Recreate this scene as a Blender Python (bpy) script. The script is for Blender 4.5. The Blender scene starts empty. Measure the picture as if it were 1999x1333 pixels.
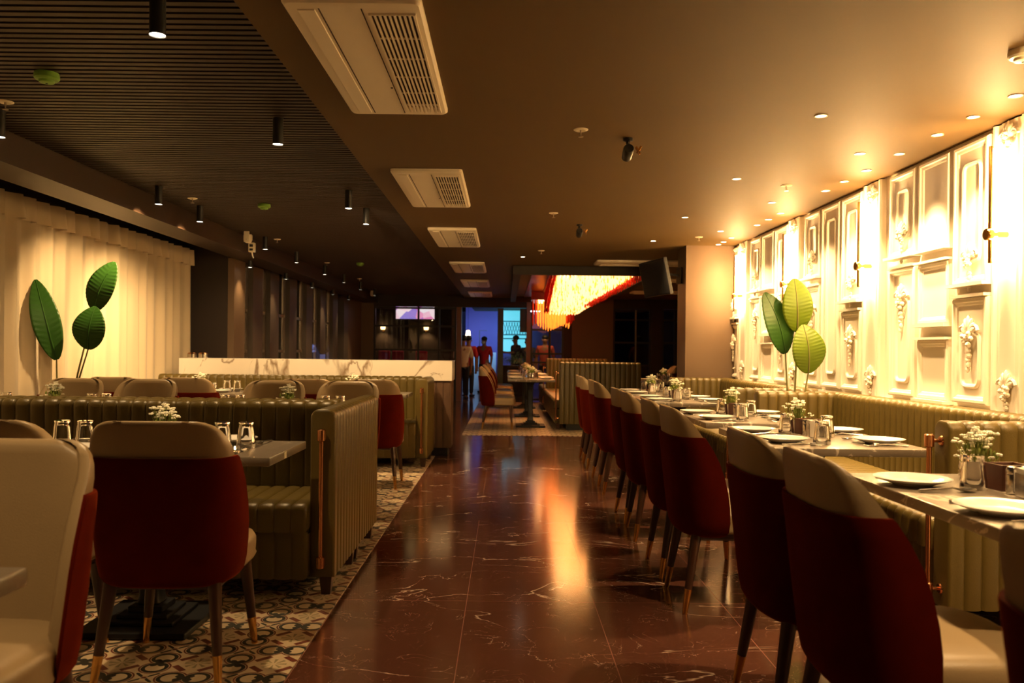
import bpy, math, random
from mathutils import Vector, Matrix
random.seed(7)
C = bpy.context.scene.collection
PI = math.pi
R = math.radians

# ------------------------------------------------------------------ camera, world, exposure
cam_d = bpy.data.cameras.new('camera')
cam = bpy.data.objects.new('camera', cam_d); C.objects.link(cam)
cam.location = (0, 0, 1.22)
cam.rotation_euler = (Matrix.Rotation(R(90), 3, 'X') @ Matrix.Rotation(R(0.6), 3, 'Z')).to_euler()
cam_d.sensor_width = 36; cam_d.lens = 36 * 1630 / 1999
cam_d.shift_x = 12.5 / 1999; cam_d.shift_y = 18.5 / 1999
cam_d.clip_start = 0.05; cam_d.clip_end = 200
cam_d.dof.use_dof = True; cam_d.dof.focus_distance = 4.8; cam_d.dof.aperture_fstop = 3.4
bpy.context.scene.camera = cam
vs = bpy.context.scene.view_settings
vs.view_transform = 'Standard'; vs.look = 'None'; vs.gamma = 1; vs.exposure = 0.85
try: vs.use_curve_mapping = False
except Exception: pass
world = bpy.data.worlds.new('night'); bpy.context.scene.world = world
world.use_nodes = True
world.node_tree.nodes['Background'].inputs[0].default_value = (0.012, 0.016, 0.05, 1)
world.node_tree.nodes['Background'].inputs[1].default_value = 0.25

WARM = (1.0, 0.60, 0.235)
WARM2 = (1.0, 0.64, 0.29)
E_TUBE = 250.0
E_DOWN_R = 50.0
E_DOWN_L = 44.0
E_CHAND = 7.0

# ------------------------------------------------------------------ materials
def new_mat(name):
    m = bpy.data.materials.new(name); m.use_nodes = True
    nt = m.node_tree; b = nt.nodes['Principled BSDF']
    return m, nt, b

def mat(name, col, rough=0.5, metal=0.0, spec=0.5, sheen=0.0, coat=0.0, noise=0.0, nscale=20, bump=0.0, bscale=60, trans=0.0, ior=1.45):
    m, nt, b = new_mat(name)
    b.inputs['Base Color'].default_value = (*col, 1)
    b.inputs['Roughness'].default_value = rough
    b.inputs['Metallic'].default_value = metal
    b.inputs['Specular IOR Level'].default_value = spec
    b.inputs['Sheen Weight'].default_value = sheen
    b.inputs['Coat Weight'].default_value = coat
    b.inputs['Transmission Weight'].default_value = trans
    b.inputs['IOR'].default_value = ior
    if noise or bump:
        tc = nt.nodes.new('ShaderNodeTexCoord')
    if noise:
        n = nt.nodes.new('ShaderNodeTexNoise'); n.inputs['Scale'].default_value = nscale; n.inputs['Detail'].default_value = 4
        nt.links.new(tc.outputs['Object'], n.inputs['Vector'])
        mx = nt.nodes.new('ShaderNodeMix'); mx.data_type = 'RGBA'
        mx.inputs[6].default_value = (*[c * (1 - noise) for c in col], 1)
        mx.inputs[7].default_value = (*[min(1, c * (1 + noise)) for c in col], 1)
        nt.links.new(n.outputs['Fac'], mx.inputs[0]); nt.links.new(mx.outputs[2], b.inputs['Base Color'])
    if bump:
        n2 = nt.nodes.new('ShaderNodeTexNoise'); n2.inputs['Scale'].default_value = bscale; n2.inputs['Detail'].default_value = 3
        nt.links.new(tc.outputs['Object'], n2.inputs['Vector'])
        bp = nt.nodes.new('ShaderNodeBump'); bp.inputs['Strength'].default_value = bump; bp.inputs['Distance'].default_value = 0.01
        nt.links.new(n2.outputs['Fac'], bp.inputs['Height']); nt.links.new(bp.outputs['Normal'], b.inputs['Normal'])
    return m

def emis(name, col, s):
    m, nt, b = new_mat(name)
    b.inputs['Base Color'].default_value = (0.8, 0.8, 0.8, 1)
    b.inputs['Emission Color'].default_value = (*col, 1)
    b.inputs['Emission Strength'].default_value = s
    return m

class X:
    """tiny expression wrapper over math nodes"""
    nt = None
    def __init__(s, v): s.v = v
    @staticmethod
    def op(o, *a):
        n = X.nt.nodes.new('ShaderNodeMath'); n.operation = o
        for i, q in enumerate(a):
            if isinstance(q, X): q = q.v
            if isinstance(q, (int, float)): n.inputs[i].default_value = q
            else: X.nt.links.new(q, n.inputs[i])
        return X(n.outputs[0])
    def __add__(s, o): return X.op('ADD', s, o)
    def __radd__(s, o): return X.op('ADD', s, o)
    def __sub__(s, o): return X.op('SUBTRACT', s, o)
    def __mul__(s, o): return X.op('MULTIPLY', s, o)
    def __truediv__(s, o): return X.op('DIVIDE', s, o)
    def abs(s): return X.op('ABSOLUTE', s)
    def lt(s, o): return X.op('LESS_THAN', s, o)
    def gt(s, o): return X.op('GREATER_THAN', s, o)
    def max(s, o): return X.op('MAXIMUM', s, o)
    def min(s, o): return X.op('MINIMUM', s, o)
    def floor(s): return X.op('FLOOR', s)
    def sqrt(s): return X.op('SQRT', s)
def dist(u, v, a, b): 
    p = u - a; q = v - b
    return (p * p + q * q).sqrt()

def mixc(nt, fac, a, b):
    mx = nt.nodes.new('ShaderNodeMix'); mx.data_type = 'RGBA'
    for i, q in ((0, fac), (6, a), (7, b)):
        if isinstance(q, X): q = q.v
        if isinstance(q, (int, float)): mx.inputs[i].default_value = q
        elif isinstance(q, tuple): mx.inputs[i].default_value = (*q, 1)
        else: nt.links.new(q, mx.inputs[i])
    return mx.outputs[2]

def noise_fac(nt, vec, scale, detail=5, dist_=0.0):
    n = nt.nodes.new('ShaderNodeTexNoise'); n.inputs['Scale'].default_value = scale
    n.inputs['Detail'].default_value = detail; n.inputs['Distortion'].default_value = dist_
    nt.links.new(vec, n.inputs['Vector']); return X(n.outputs['Fac'])

def marble(name, base, vein, sc, width, rough, sc2=None, slab=None, mottling=0.25, coat=0.0, thin=1.0, vscale=(1, .45, 1), mk=.42, vrot=.5):
    m, nt, b = new_mat(name); X.nt = nt
    tc = nt.nodes.new('ShaderNodeTexCoord'); v = tc.outputs['Object']
    mp = nt.nodes.new('ShaderNodeMapping'); mp.inputs['Rotation'].default_value = (0, 0, vrot)
    mp.inputs['Scale'].default_value = vscale; nt.links.new(v, mp.inputs['Vector'])
    f1 = noise_fac(nt, mp.outputs['Vector'], sc, 6, 1.2)
    msk = noise_fac(nt, v, sc * 1.7, 2)
    w = (msk - mk).max(0.0) * width * 6
    l1 = ((f1 - 0.5).abs()).lt(w)
    d1 = X.op('SUBTRACT', 1.0, ((f1 - 0.5).abs() / (w + 0.0006)).min(1.0))
    f2 = noise_fac(nt, v, (sc2 or sc * 2.4), 5, 2.0)
    msk2 = noise_fac(nt, v, sc * 3.1, 2)
    w2 = (msk2 - 0.5).max(0.0) * width * 4 * thin
    d2 = X.op('SUBTRACT', 1.0, ((f2 - 0.47).abs() / (w2 + 0.0004)).min(1.0))
    fac = d1.max(d2 * 0.8)
    mott = noise_fac(nt, v, sc * 2, 4)
    c0 = mixc(nt, mott, tuple(c * (1 - mottling) for c in base), tuple(min(1, c * (1 + mottling)) for c in base))
    col = mixc(nt, fac, c0, vein)
    if slab:
        sep = nt.nodes.new('ShaderNodeSeparateXYZ'); nt.links.new(v, sep.inputs[0])
        u = (X(sep.outputs[0]) - slab[2]) / slab[0]; w_ = (X(sep.outputs[1]) - slab[3]) / slab[1]
        fu = (u - (u + 0.5).floor()).abs() * slab[0]; fv = (w_ - (w_ + 0.5).floor()).abs() * slab[1]
        j = fu.lt(0.0016).max(fv.lt(0.0012))
        col = mixc(nt, j, col, tuple(c * 2.2 + .05 for c in base))
    nt.links.new(col, b.inputs['Base Color'])
    b.inputs['Roughness'].default_value = rough
    b.inputs['Coat Weight'].default_value = coat; b.inputs['Coat Roughness'].default_value = 0.08
    return m

def tile_mat():
    m, nt, b = new_mat('patterned_cement_tile'); X.nt = nt
    tc = nt.nodes.new('ShaderNodeTexCoord'); sep = nt.nodes.new('ShaderNodeSeparateXYZ')
    nt.links.new(tc.outputs['Object'], sep.inputs[0])
    p = 0.292
    u = (X(sep.outputs[0]) + 0.80) / p + 0.28; v = (X(sep.outputs[1]) - 3.22) / p + 0.0
    u = u - (u + 0.5).floor(); v = v - (v + 0.5).floor()
    a = u.abs(); c = v.abs()
    # fold: work in the first quadrant, motif centred on (0,0); scroll pairs on (.5,0) and (0,.5)
    cream = (0.62, 0.50, 0.33); black = (0.022, 0.024, 0.02); red = (0.16, 0.035, 0.02); olive = (0.30, 0.25, 0.13)
    col = cream
    # dark red triangles between the flower and the scrolls
    s = a + c; df = (a - c).abs()
    tri = (s.gt(0.30)).min(s.lt(0.42)).min(df.lt(0.17))
    tri = tri.min((dist(a, c, 0.31, 0.5).gt(0.0))).min((dist(a, c, 0.17, 0.5)).gt(0.2)).min((dist(a, c, 0.5, 0.17)).gt(0.2))
    col = mixc(nt, tri, col, red)
    # flower petals
    r = dist(u, v, 0, 0)
    ang = X.op('ARCTAN2', v, u)
    pet = X.op('COSINE', ang * 8.0)
    petal = (pet.gt(0.35)).min(r.gt(0.035)).min(r.lt(0.17))
    col = mixc(nt, petal, col, olive)
    # outer thin red line echoing the scrolls
    for (px, py) in ((0.165, 0.5), (0.5, 0.165)):
        d = dist(a, c, px, py)
        o = (d - 0.192).abs().lt(0.012)
        col = mixc(nt, o, col, red)
        ring = (d - 0.145).abs().lt(0.026)
        col = mixc(nt, ring, col, black)
        inner = (d.lt(0.118))
        col = mixc(nt, inner, col, cream)
    for (px, py, bx, by) in ((0.165, 0.5, 0.075, 0.445), (0.5, 0.165, 0.445, 0.075)):
        d = dist(a, c, bx, by)
        col = mixc(nt, d.lt(0.048), col, black)
        d = dist(a, c, px * .34 + bx * 0.0, 0.5) if py == 0.5 else dist(a, c, 0.5, py * .34)
        col = mixc(nt, d.lt(0.03), col, black)
    # crossed bars in the corners
    ca = (a - 0.5).abs(); cc = (c - 0.5).abs()
    bar = (ca + 0.0 - cc).abs()
    corner = ca.max(cc).lt(0.15)
    bars = bar.lt(0.03).min(corner).min(ca.gt(0.035))
    col = mixc(nt, bars, col, black)
    col = mixc(nt, ca.max(cc).lt(0.03), col, red)
    n = noise_fac(nt, tc.outputs['Object'], 14, 3)
    hsv = mixc(nt, n * 0.10, col, (0.25, 0.19, 0.12))
    nt.links.new(hsv, b.inputs['Base Color'])
    b.inputs['Roughness'].default_value = 0.42
    return m

def thin_glass(name, tint, refl=1.0, rough=0.0):
    m = bpy.data.materials.new(name); m.use_nodes = True; nt = m.node_tree
    for n in list(nt.nodes):
        if n.type != 'OUTPUT_MATERIAL': nt.nodes.remove(n)
    out = [n for n in nt.nodes if n.type == 'OUTPUT_MATERIAL'][0]
    t = nt.nodes.new('ShaderNodeBsdfTransparent'); t.inputs[0].default_value = (*tint, 1)
    g = nt.nodes.new('ShaderNodeBsdfGlossy'); g.inputs['Roughness'].default_value = rough
    f = nt.nodes.new('ShaderNodeFresnel'); f.inputs[0].default_value = 1.5
    mu = nt.nodes.new('ShaderNodeMath'); mu.operation = 'MULTIPLY'; mu.inputs[1].default_value = refl
    mx = nt.nodes.new('ShaderNodeMixShader')
    nt.links.new(f.outputs[0], mu.inputs[0]); nt.links.new(mu.outputs[0], mx.inputs[0])
    nt.links.new(t.outputs[0], mx.inputs[1]); nt.links.new(g.outputs[0], mx.inputs[2]); nt.links.new(mx.outputs[0], out.inputs[0])
    return m

def wood(name, c1, c2, rough=0.4, axis=2, sc=6):
    m, nt, b = new_mat(name); X.nt = nt
    tc = nt.nodes.new('ShaderNodeTexCoord'); mp = nt.nodes.new('ShaderNodeMapping')
    s = [sc * 6] * 3; s[axis] = sc * 0.6; mp.inputs['Scale'].default_value = s
    nt.links.new(tc.outputs['Object'], mp.inputs['Vector'])
    f = noise_fac(nt, mp.outputs['Vector'], 1.0, 5, 0.6)
    nt.links.new(mixc(nt, f, c1, c2), b.inputs['Base Color']); b.inputs['Roughness'].default_value = rough
    return m

M = {}
M['floor'] = marble('red_brown_marble', (0.098, 0.036, 0.022), (0.62, 0.50, 0.40), 1.9, 0.007, 0.14, slab=(0.62, 1.24, -0.177, 0.35), sc2=5.5, vscale=(.42, 1.0, 1), mk=.48, vrot=.25)
M['tile'] = tile_mat()
M['ceil'] = mat('taupe_ceiling_paint', (0.122, 0.076, 0.028), 0.62, spec=0.2, noise=0.04, nscale=3)
M['slat'] = mat('brown_slat', (0.045, 0.029, 0.018), 0.5)
M['slatgap'] = mat('dark_void', (0.003, 0.002, 0.002), 0.9)
M['taupe'] = mat('taupe_wall_paint', (0.12, 0.075, 0.042), 0.6, noise=0.05, nscale=4)
M['darkwall'] = mat('dark_brown_paint', (0.017, 0.010, 0.007), 0.6, noise=0.06, nscale=5)
M['browntrim'] = mat('brown_fin_paint', (0.06, 0.045, 0.033), 0.5)
M['plaster'] = mat('cream_plaster', (0.86, 0.79, 0.66), 0.55)
M['olive'] = mat('olive_leather', (0.095, 0.066, 0.014), 0.36, spec=0.5, noise=0.10, nscale=7, bump=0.12, bscale=220)
M['cream'] = mat('cream_leather', (0.30, 0.215, 0.115), 0.38, noise=0.05, nscale=9, bump=0.10, bscale=260)
M['velvet'] = mat('red_velvet', (0.066, 0.0045, 0.0010), 0.9, spec=0.03, sheen=0.24, noise=0.25, nscale=12)
for nd in M['velvet'].node_tree.nodes:
    if nd.type == 'BSDF_PRINCIPLED':
        nd.inputs['Sheen Tint'].default_value = (1, 0.16, 0.03, 1); nd.inputs['Sheen Roughness'].default_value = 0.35
M['walnut'] = wood('walnut', (0.030, 0.011, 0.006), (0.065, 0.026, 0.013), 0.35)
M['brass'] = mat('brass', (0.75, 0.42, 0.12), 0.25, metal=1)
M['copper'] = mat('copper', (0.72, 0.34, 0.16), 0.22, metal=1)
M['tabletop'] = marble('grey_veined_laminate', (0.165, 0.135, 0.10), (0.50, 0.43, 0.34), 3.0, 0.010, 0.30, mottling=0.12)
M['iron'] = mat('black_cast_iron', (0.012, 0.013, 0.016), 0.45, metal=0.3)
M['porcelain'] = mat('white_porcelain', (0.86, 0.83, 0.78), 0.12, coat=0.4)
M['ceramic'] = mat('white_ceramic_pot', (0.80, 0.74, 0.66), 0.4)
M['glass'] = mat('clear_glass', (1, 1, 1), 0.01, trans=1.0, ior=1.45)
M['steel'] = mat('stainless_steel', (0.62, 0.60, 0.57), 0.18, metal=1)
M['caddy'] = wood('dark_wood_caddy', (0.07, 0.02, 0.012), (0.13, 0.04, 0.02), 0.4)
M['blossom'] = mat('white_blossom', (0.88, 0.86, 0.72), 0.6)
M['sprig'] = mat('green_sprig', (0.22, 0.28, 0.05), 0.6)
M['leaf'] = mat('banana_leaf_green', (0.15, 0.23, 0.012), 0.38, noise=0.2, nscale=10)
M['leafdark'] = mat('deep_leaf_green', (0.035, 0.115, 0.015), 0.38, noise=0.2, nscale=10)
for k_ in ('leaf', 'leafdark'):
    nt = M[k_].node_tree; b = nt.nodes['Principled BSDF']; out = [n for n in nt.nodes if n.type == 'OUTPUT_MATERIAL'][0]
    tl = nt.nodes.new('ShaderNodeBsdfTranslucent'); tl.inputs[0].default_value = (.16, .26, .01, 1) if k_ == 'leaf' else (.05, .14, .01, 1)
    mx = nt.nodes.new('ShaderNodeMixShader'); mx.inputs[0].default_value = .4
    nt.links.new(b.outputs[0], mx.inputs[1]); nt.links.new(tl.outputs[0], mx.inputs[2]); nt.links.new(mx.outputs[0], out.inputs[0])
M['stem'] = mat('leaf_stem', (0.16, 0.15, 0.04), 0.5)
M['pot'] = mat('dark_planter', (0.05, 0.04, 0.035), 0.5)
M['soil'] = mat('soil', (0.03, 0.02, 0.012), 0.9)
M['white'] = mat('white_plastic', (0.88, 0.80, 0.62), 0.4)
M['blackpl'] = mat('black_plastic', (0.012, 0.012, 0.013), 0.4)
M['blackmetal'] = mat('black_metal', (0.02, 0.017, 0.015), 0.45, metal=0.2)
M['green'] = mat('green_plastic', (0.20, 0.42, 0.06), 0.5)
M['ventdark'] = mat('dark_vent_inside', (0.05, 0.03, 0.02), 0.8)
M['barmarble'] = marble('white_veined_marble', (0.80, 0.74, 0.64), (0.28, 0.20, 0.13), 1.1, 0.030, 0.2, sc2=1.8, vscale=(1, 1, .6), mk=.38, mottling=0.05, thin=.5)
M['barwood'] = wood('bar_wood_veneer', (0.075, 0.038, 0.02), (0.13, 0.07, 0.038), 0.45)
M['redwood'] = wood('reddish_wood_post', (0.14, 0.045, 0.022), (0.20, 0.07, 0.035), 0.4)
M['pane'] = thin_glass('window_glass', (0.55, 0.55, 0.58), 1.6)
M['paneclear'] = thin_glass('partition_glass', (0.80, 0.78, 0.75), 1.3)
M['panedark'] = thin_glass('dark_tinted_glass', (0.20, 0.18, 0.17), 1.6)
M['alu'] = mat('brushed_aluminium', (0.45, 0.38, 0.30), 0.35, metal=1)
M['led'] = emis('downlight_lens', (1.0, 0.86, 0.62), 14)
M['tube'] = emis('wall_lamp_tube', WARM, E_TUBE)
M['screen_dark'] = mat('dark_screen', (0.03, 0.03, 0.03), 0.12)
M['redlacquer'] = mat('red_lacquer', (0.16, 0.008, 0.005), 0.3)
M['magenta'] = mat('magenta_fabric', (0.55, 0.02, 0.10), 0.6)

# curtain: a woven sheer that lets some light through
m, nt, b = new_mat('cream_linen_curtain')
b.inputs['Base Color'].default_value = (0.66, 0.54, 0.36, 1); b.inputs['Roughness'].default_value = 0.8; b.inputs['Sheen Weight'].default_value = 0.3
tr = nt.nodes.new('ShaderNodeBsdfTranslucent'); tr.inputs[0].default_value = (0.7, 0.55, 0.34, 1)
mx = nt.nodes.new('ShaderNodeMixShader'); mx.inputs[0].default_value = 0.25
out = [n for n in nt.nodes if n.type == 'OUTPUT_MATERIAL'][0]
nt.links.new(b.outputs[0], mx.inputs[1]); nt.links.new(tr.outputs[0], mx.inputs[2]); nt.links.new(mx.outputs[0], out.inputs[0])
M['curtain'] = m
# crystal rods: amber and red glass hung under the light panel, glowing like lamp glass
def crystal(name, col, e, ecol):
    m, nt, b = new_mat(name)
    b.inputs['Base Color'].default_value = (*col, 1); b.inputs['Roughness'].default_value = 0.15
    b.inputs['Emission Color'].default_value = (*ecol, 1); b.inputs['Emission Strength'].default_value = e
    tl = nt.nodes.new('ShaderNodeBsdfTranslucent'); tl.inputs[0].default_value = (*col, 1)
    mx = nt.nodes.new('ShaderNodeMixShader'); mx.inputs[0].default_value = 0.35
    out = [n for n in nt.nodes if n.type == 'OUTPUT_MATERIAL'][0]
    nt.links.new(b.outputs[0], mx.inputs[1]); nt.links.new(tl.outputs[0], mx.inputs[2]); nt.links.new(mx.outputs[0], out.inputs[0])
    return m
M['amber'] = crystal('amber_crystal', (0.9, 0.60, 0.22), 1.5, (1.0, 0.66, 0.27))
M['amber2'] = crystal('deep_amber_crystal', (0.9, 0.40, 0.08), 0.75, (1.0, 0.36, 0.04))
M['redcrystal'] = crystal('red_crystal', (0.55, 0.02, 0.01), 0.0, (1, 0, 0))
M['chandpanel'] = emis('chandelier_light_panel', (1.0, 0.62, 0.22), E_CHAND)

# ------------------------------------------------------------------ mesh helpers
class MB:
    def __init__(s): s.v = []; s.f = []
    def add(s, vs, fs, T=None):
        o = len(s.v)
        for p in vs: s.v.append(tuple(T @ Vector(p)) if T is not None else tuple(p))
        for f in fs: s.f.append(tuple(i + o for i in f))
        return s
    def box(s, x0, x1, y0, y1, z0, z1, b=0.0, T=None):
        if b <= 0:
            vs = [(x, y, z) for z in (z0, z1) for y in (y0, y1) for x in (x0, x1)]
            return s.add(vs, [(0, 2, 3, 1), (4, 5, 7, 6), (0, 1, 5, 4), (2, 6, 7, 3), (0, 4, 6, 2), (1, 3, 7, 5)], T)
        rings = []
        for z, i in ((z0, b), (z0 + b * .3, b * .3), (z0 + b, 0), (z1 - b, 0), (z1 - b * .3, b * .3), (z1, b)):
            rings.append(rrect(x0 + i, x1 - i, y0 + i, y1 - i, max(b - i, b * .35) + .0001, z, 3))
        return s.loft(rings, True, True, T)
    def loft(s, rings, c0=True, c1=True, T=None, closed=True):
        n = len(rings[0]); vs = [p for r in rings for p in r]; fs = []
        for k in range(len(rings) - 1):
            for i in range(n if closed else n - 1):
                j = (i + 1) % n
                fs.append((k * n + i, k * n + j, (k + 1) * n + j, (k + 1) * n + i))
        if c0: fs.append(tuple(reversed(range(n))))
        if c1: fs.append(tuple((len(rings) - 1) * n + i for i in range(n)))
        return s.add(vs, fs, T)
    def lathe(s, prof, n=24, T=None, c0=True, c1=True, facet=None):
        rings = []
        for r, z in prof:
            rings.append([(r * math.cos(2 * PI * i / n), r * math.sin(2 * PI * i / n), z) for i in range(n)])
        return s.loft(rings, c0, c1, T)
    def tube(s, pts, rad, n=8, T=None):
        pts = [Vector(p) for p in pts]; rings = []
        for i, p in enumerate(pts):
            a = pts[max(i - 1, 0)]; c = pts[min(i + 1, len(pts) - 1)]
            d = (c - a).normalized(); up = Vector((0, 0, 1)) if abs(d.z) < .9 else Vector((1, 0, 0))
            e = d.cross(up).normalized(); g = e.cross(d)
            r = rad[i] if isinstance(rad, (list, tuple)) else rad
            rings.append([tuple(p + e * (r * math.cos(2 * PI * k / n)) + g * (r * math.sin(2 * PI * k / n))) for k in range(n)])
        return s.loft(rings, True, True, T)
    def ball(s, c, r, n=8, m=5, T=None):
        if not isinstance(r, (tuple, list)): r = (r, r, r)
        rings = []
        for k in range(m + 1):
            th = PI * (k + (0.12 if k == 0 else -0.12 if k == m else 0)) / m
            rings.append([(c[0] + r[0] * math.sin(th) * math.cos(2 * PI * i / n), c[1] + r[1] * math.sin(th) * math.sin(2 * PI * i / n), c[2] - r[2] * math.cos(th)) for i in range(n)])
        return s.loft(rings, True, True, T)
    def obj(s, name, m, parent=None, smooth=False, angle=35):
        me = bpy.data.meshes.new(name); me.from_pydata(s.v, [], s.f)
        me.materials.append(m if not isinstance(m, str) else M[m])
        if smooth:
            me.polygons.foreach_set('use_smooth', [True] * len(me.polygons))
            try: me.set_sharp_from_angle(angle=R(angle))
            except Exception: pass
        me.update()
        o = bpy.data.objects.new(name, me); C.objects.link(o)
        if parent: o.parent = parent
        return o

def rrect(x0, x1, y0, y1, r, z, n=4):
    r = min(r, (x1 - x0) / 2 - 1e-4, (y1 - y0) / 2 - 1e-4); out = []
    for cx, cy, a0 in ((x1 - r, y0 + r, -90), (x1 - r, y1 - r, 0), (x0 + r, y1 - r, 90), (x0 + r, y0 + r, 180)):
        for k in range(n + 1):
            a = R(a0 + 90 * k / n); out.append((cx + r * math.cos(a), cy + r * math.sin(a), z))
    return out

def empty(name, loc=(0, 0, 0), rz=0):
    o = bpy.data.objects.new(name, None); C.objects.link(o); o.empty_display_size = .1
    o.location = loc; o.rotation_euler = (0, 0, rz); return o
def tag(o, label=None, cat=None, group=None, kind=None):
    if label: o['label'] = label
    if cat: o['category'] = cat
    if group: o['group'] = group
    if kind: o['kind'] = kind
    return o
def thing(name, label, cat, loc=(0, 0, 0), rz=0, group=None):
    return tag(empty(name, loc, rz), label, cat, group)
def struct(name, mb, m, smooth=False):
    return tag(mb.obj(name, m, None, smooth), kind='structure')
def kids(o): return [c for c in bpy.data.objects if c.parent == o]
def copy_tree(o, parent=None, _k=None):
    c = o.copy(); C.objects.link(c)
    if parent is not None: c.parent = parent
    for ch in kids(o): copy_tree(ch, c)
    return c
_used = {}
def place(proto, label, loc, rz=0, group=None, cat=None):
    if proto.name in _used: o = copy_tree(proto)
    else: _used[proto.name] = 1; o = proto
    o.location = loc; o.rotation_euler = (0, 0, rz)
    o['label'] = label
    if group: o['group'] = group
    if cat: o['category'] = cat
    return o
def spot(name, loc, energy, size, blend=0.6, col=WARM2, target=None, parent=None, rad=0.03):
    l = bpy.data.lights.new(name, 'SPOT'); l.energy = energy; l.spot_size = R(size); l.spot_blend = blend
    l.color = col; l.shadow_soft_size = rad
    o = bpy.data.objects.new(name, l); C.objects.link(o); o.location = loc
    if target is not None:
        d = Vector(target) - Vector(loc); o.rotation_euler = d.to_track_quat('-Z', 'Y').to_euler()
    if parent: o.parent = parent
    return o
def area(name, loc, energy, sx, sy, col, rot=(0, 0, 0), parent=None):
    l = bpy.data.lights.new(name, 'AREA'); l.shape = 'RECTANGLE'; l.size = sx; l.size_y = sy; l.energy = energy; l.color = col
    o = bpy.data.objects.new(name, l); C.objects.link(o); o.location = loc; o.rotation_euler = rot
    if parent: o.parent = parent
    return o

# ------------------------------------------------------------------ the room
BACK = 20.2
CZ = 2.5
struct('floor', MB().box(-4.6, 4.6, -1.2, 30, -0.05, 0), 'floor')
t = MB().box(-4.4, -0.80, -1.0, 9.62, 0.0, 0.004)
tag(t.obj('floor_patterned_tile', 'tile'), kind='structure')
t = MB().box(-0.62, 4.4, 12.05, 19.9, 0.0, 0.004)
tag(t.obj('floor_patterned_tile', 'tile'), kind='structure')
# smooth painted ceiling on the right, slatted ceiling (a little higher) on the left
struct('ceiling', MB().box(-1.015, 4.6, -1.2, 30, CZ, CZ + .2), 'ceil')
struct('ceiling_void', MB().box(-4.6, -1.015, -1.2, 30, CZ + .12, CZ + .2), 'slatgap')
sl = MB(); y = 0.2
while y < BACK: 
    sl.box(-3.1, -1.015, y, y + .036, CZ + .05, CZ + .11); y += .058
struct('ceiling_slats', sl, 'slat')
# left beam above the curtain recess
bm_ = MB().box(-3.44, -3.1, -1, BACK, 2.35, CZ + .12)
struct('trim_1', bm_, mat('beam_paint', (.036, .021, .013), .45))
struct('wall_left', MB().box(-4.2, -4.1, -1.2, 10.55, 0, CZ + .2), 'darkwall')
struct('wall_right', MB().box(2.74, 2.84, -1.2, 10.4, 0, CZ), 'plaster')
struct('wall_behind_camera', MB().box(-4.2, 2.84, -1.3, -1.2, 0, CZ + .2), 'taupe')
# dark column at the end of the curtain, its chamfered right face, then windows with deep fins
struct('wall_column_left', MB().box(-4.2, -3.52, 10.55, 11.0, 0, CZ + .12), 'darkwall')
struct('wall_column_face', MB().box(-3.52, -3.44, 10.56, 11.0, 0, 2.36), 'taupe')
fy = [11.0, 11.85, 12.95, 14.1, 15.2, 16.35, 17.5]
for i, yy in enumerate(fy):
    f = MB().box(-3.95, -3.50, yy + .55, yy + 1.02, 0, CZ + .12)
    struct('wall_fin', f, 'browntrim')
for i, yy in enumerate(fy[:-1]):
    y0 = yy + (0.0 if i == 0 else 0.0); y1 = yy + .55
    w = tag(empty('window_%d' % (i + 1), (-3.6, y0, 0)), kind='structure')
    fr = MB()
    fr.box(-.03, .03, 0, .03, 0, 2.5); fr.box(-.03, .03, y1 - y0 - .03, y1 - y0, 0, 2.5)
    for z in (.05, 1.16, 1.72, 2.44): fr.box(-.025, .025, .03, y1 - y0 - .03, z, z + .04)
    fr.obj('window_frame', 'alu', w)
    MB().box(-.004, .004, .03, y1 - y0 - .03, .09, 2.44).obj('pane', 'pane', w)
struct('wall_left_rear', MB().box(-4.2, -3.5, 18.52, BACK, 0, CZ + .12), 'taupe')
# building across the street seen faintly through the windows
ext = MB().box(-7.2, -7.0, 8, 24, -1, 6)
for k in range(26): ext.box(-7.0, -6.93, 8, 24, -1 + k * .25, -1 + k * .25 + .16)
struct('wall_street', ext, mat('street_cladding', (0.25, 0.25, 0.32), 0.6))
area('street_glow', (-4.7, 16, 3.2), 10, 6, 1.0, (0.25, 0.35, 1.0), (0, R(60), 0))

# right column with TV, the alcove beyond it
struct('wall_column_right', MB().box(2.14, 2.84, 9.95, 10.42, 0, CZ), 'taupe')
struct('wall_alcove_right', MB().box(4.4, 4.5, 10.4, BACK, 0, CZ), 'darkwall')
struct('wall_alcove_near', MB().box(2.84, 4.5, 10.3, 10.4, 0, CZ), 'darkwall')
# back wall at BACK, split by glass, door and posts
def bw(x0, x1, z0, z1, m, name='wall_back', y0=BACK, y1=BACK + .12): return struct(name, MB().box(x0, x1, y0, y1, z0, z1), m)
bw(-4.2, -3.2, 0, CZ + .12, 'taupe')
bw(-3.2, 1.6, 2.27, CZ + .12, 'darkwall')
bw(1.6, 2.60, 0, CZ, 'taupe')
bw(2.60, 4.5, 2.27, CZ, 'darkwall')
bw(3.52, 3.78, 0, 2.27, 'darkwall')
bw(1.40, 1.6, 0, 2.27, 'darkwall')
def glazed(name, x0, x1, xs, zs, pane, fm='blackmetal', z1=2.27, t=.022):
    w = tag(empty(name, (0, BACK + .05, 0)), kind='structure'); fr = MB()
    for x in (x0, x1 - t * 2): fr.box(x, x + t * 2, -.03, .03, 0, z1)
    for x in xs: fr.box(x - t, x + t, -.03, .03, 0, z1)
    for z in zs: fr.box(x0, x1, -.028, .028, z - t, z + t)
    fr.obj('window_frame', fm, w)
    MB().box(x0 + .01, x1 - .01, -.004, .004, .02, z1 - .01).obj('pane', pane, w)
glazed('window_7', -3.2, -1.2, (-2.12, -1.62), (.05, 1.22, 1.8, 2.24), 'paneclear')
glazed('window_8', .60, 1.40, (1.07,), (.05, .95, 1.16, 1.74, 2.24), 'paneclear')
glazed('window_9', 2.60, 3.52, (), (.05, .90, 1.45, 2.0, 2.24), 'panedark')
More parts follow.
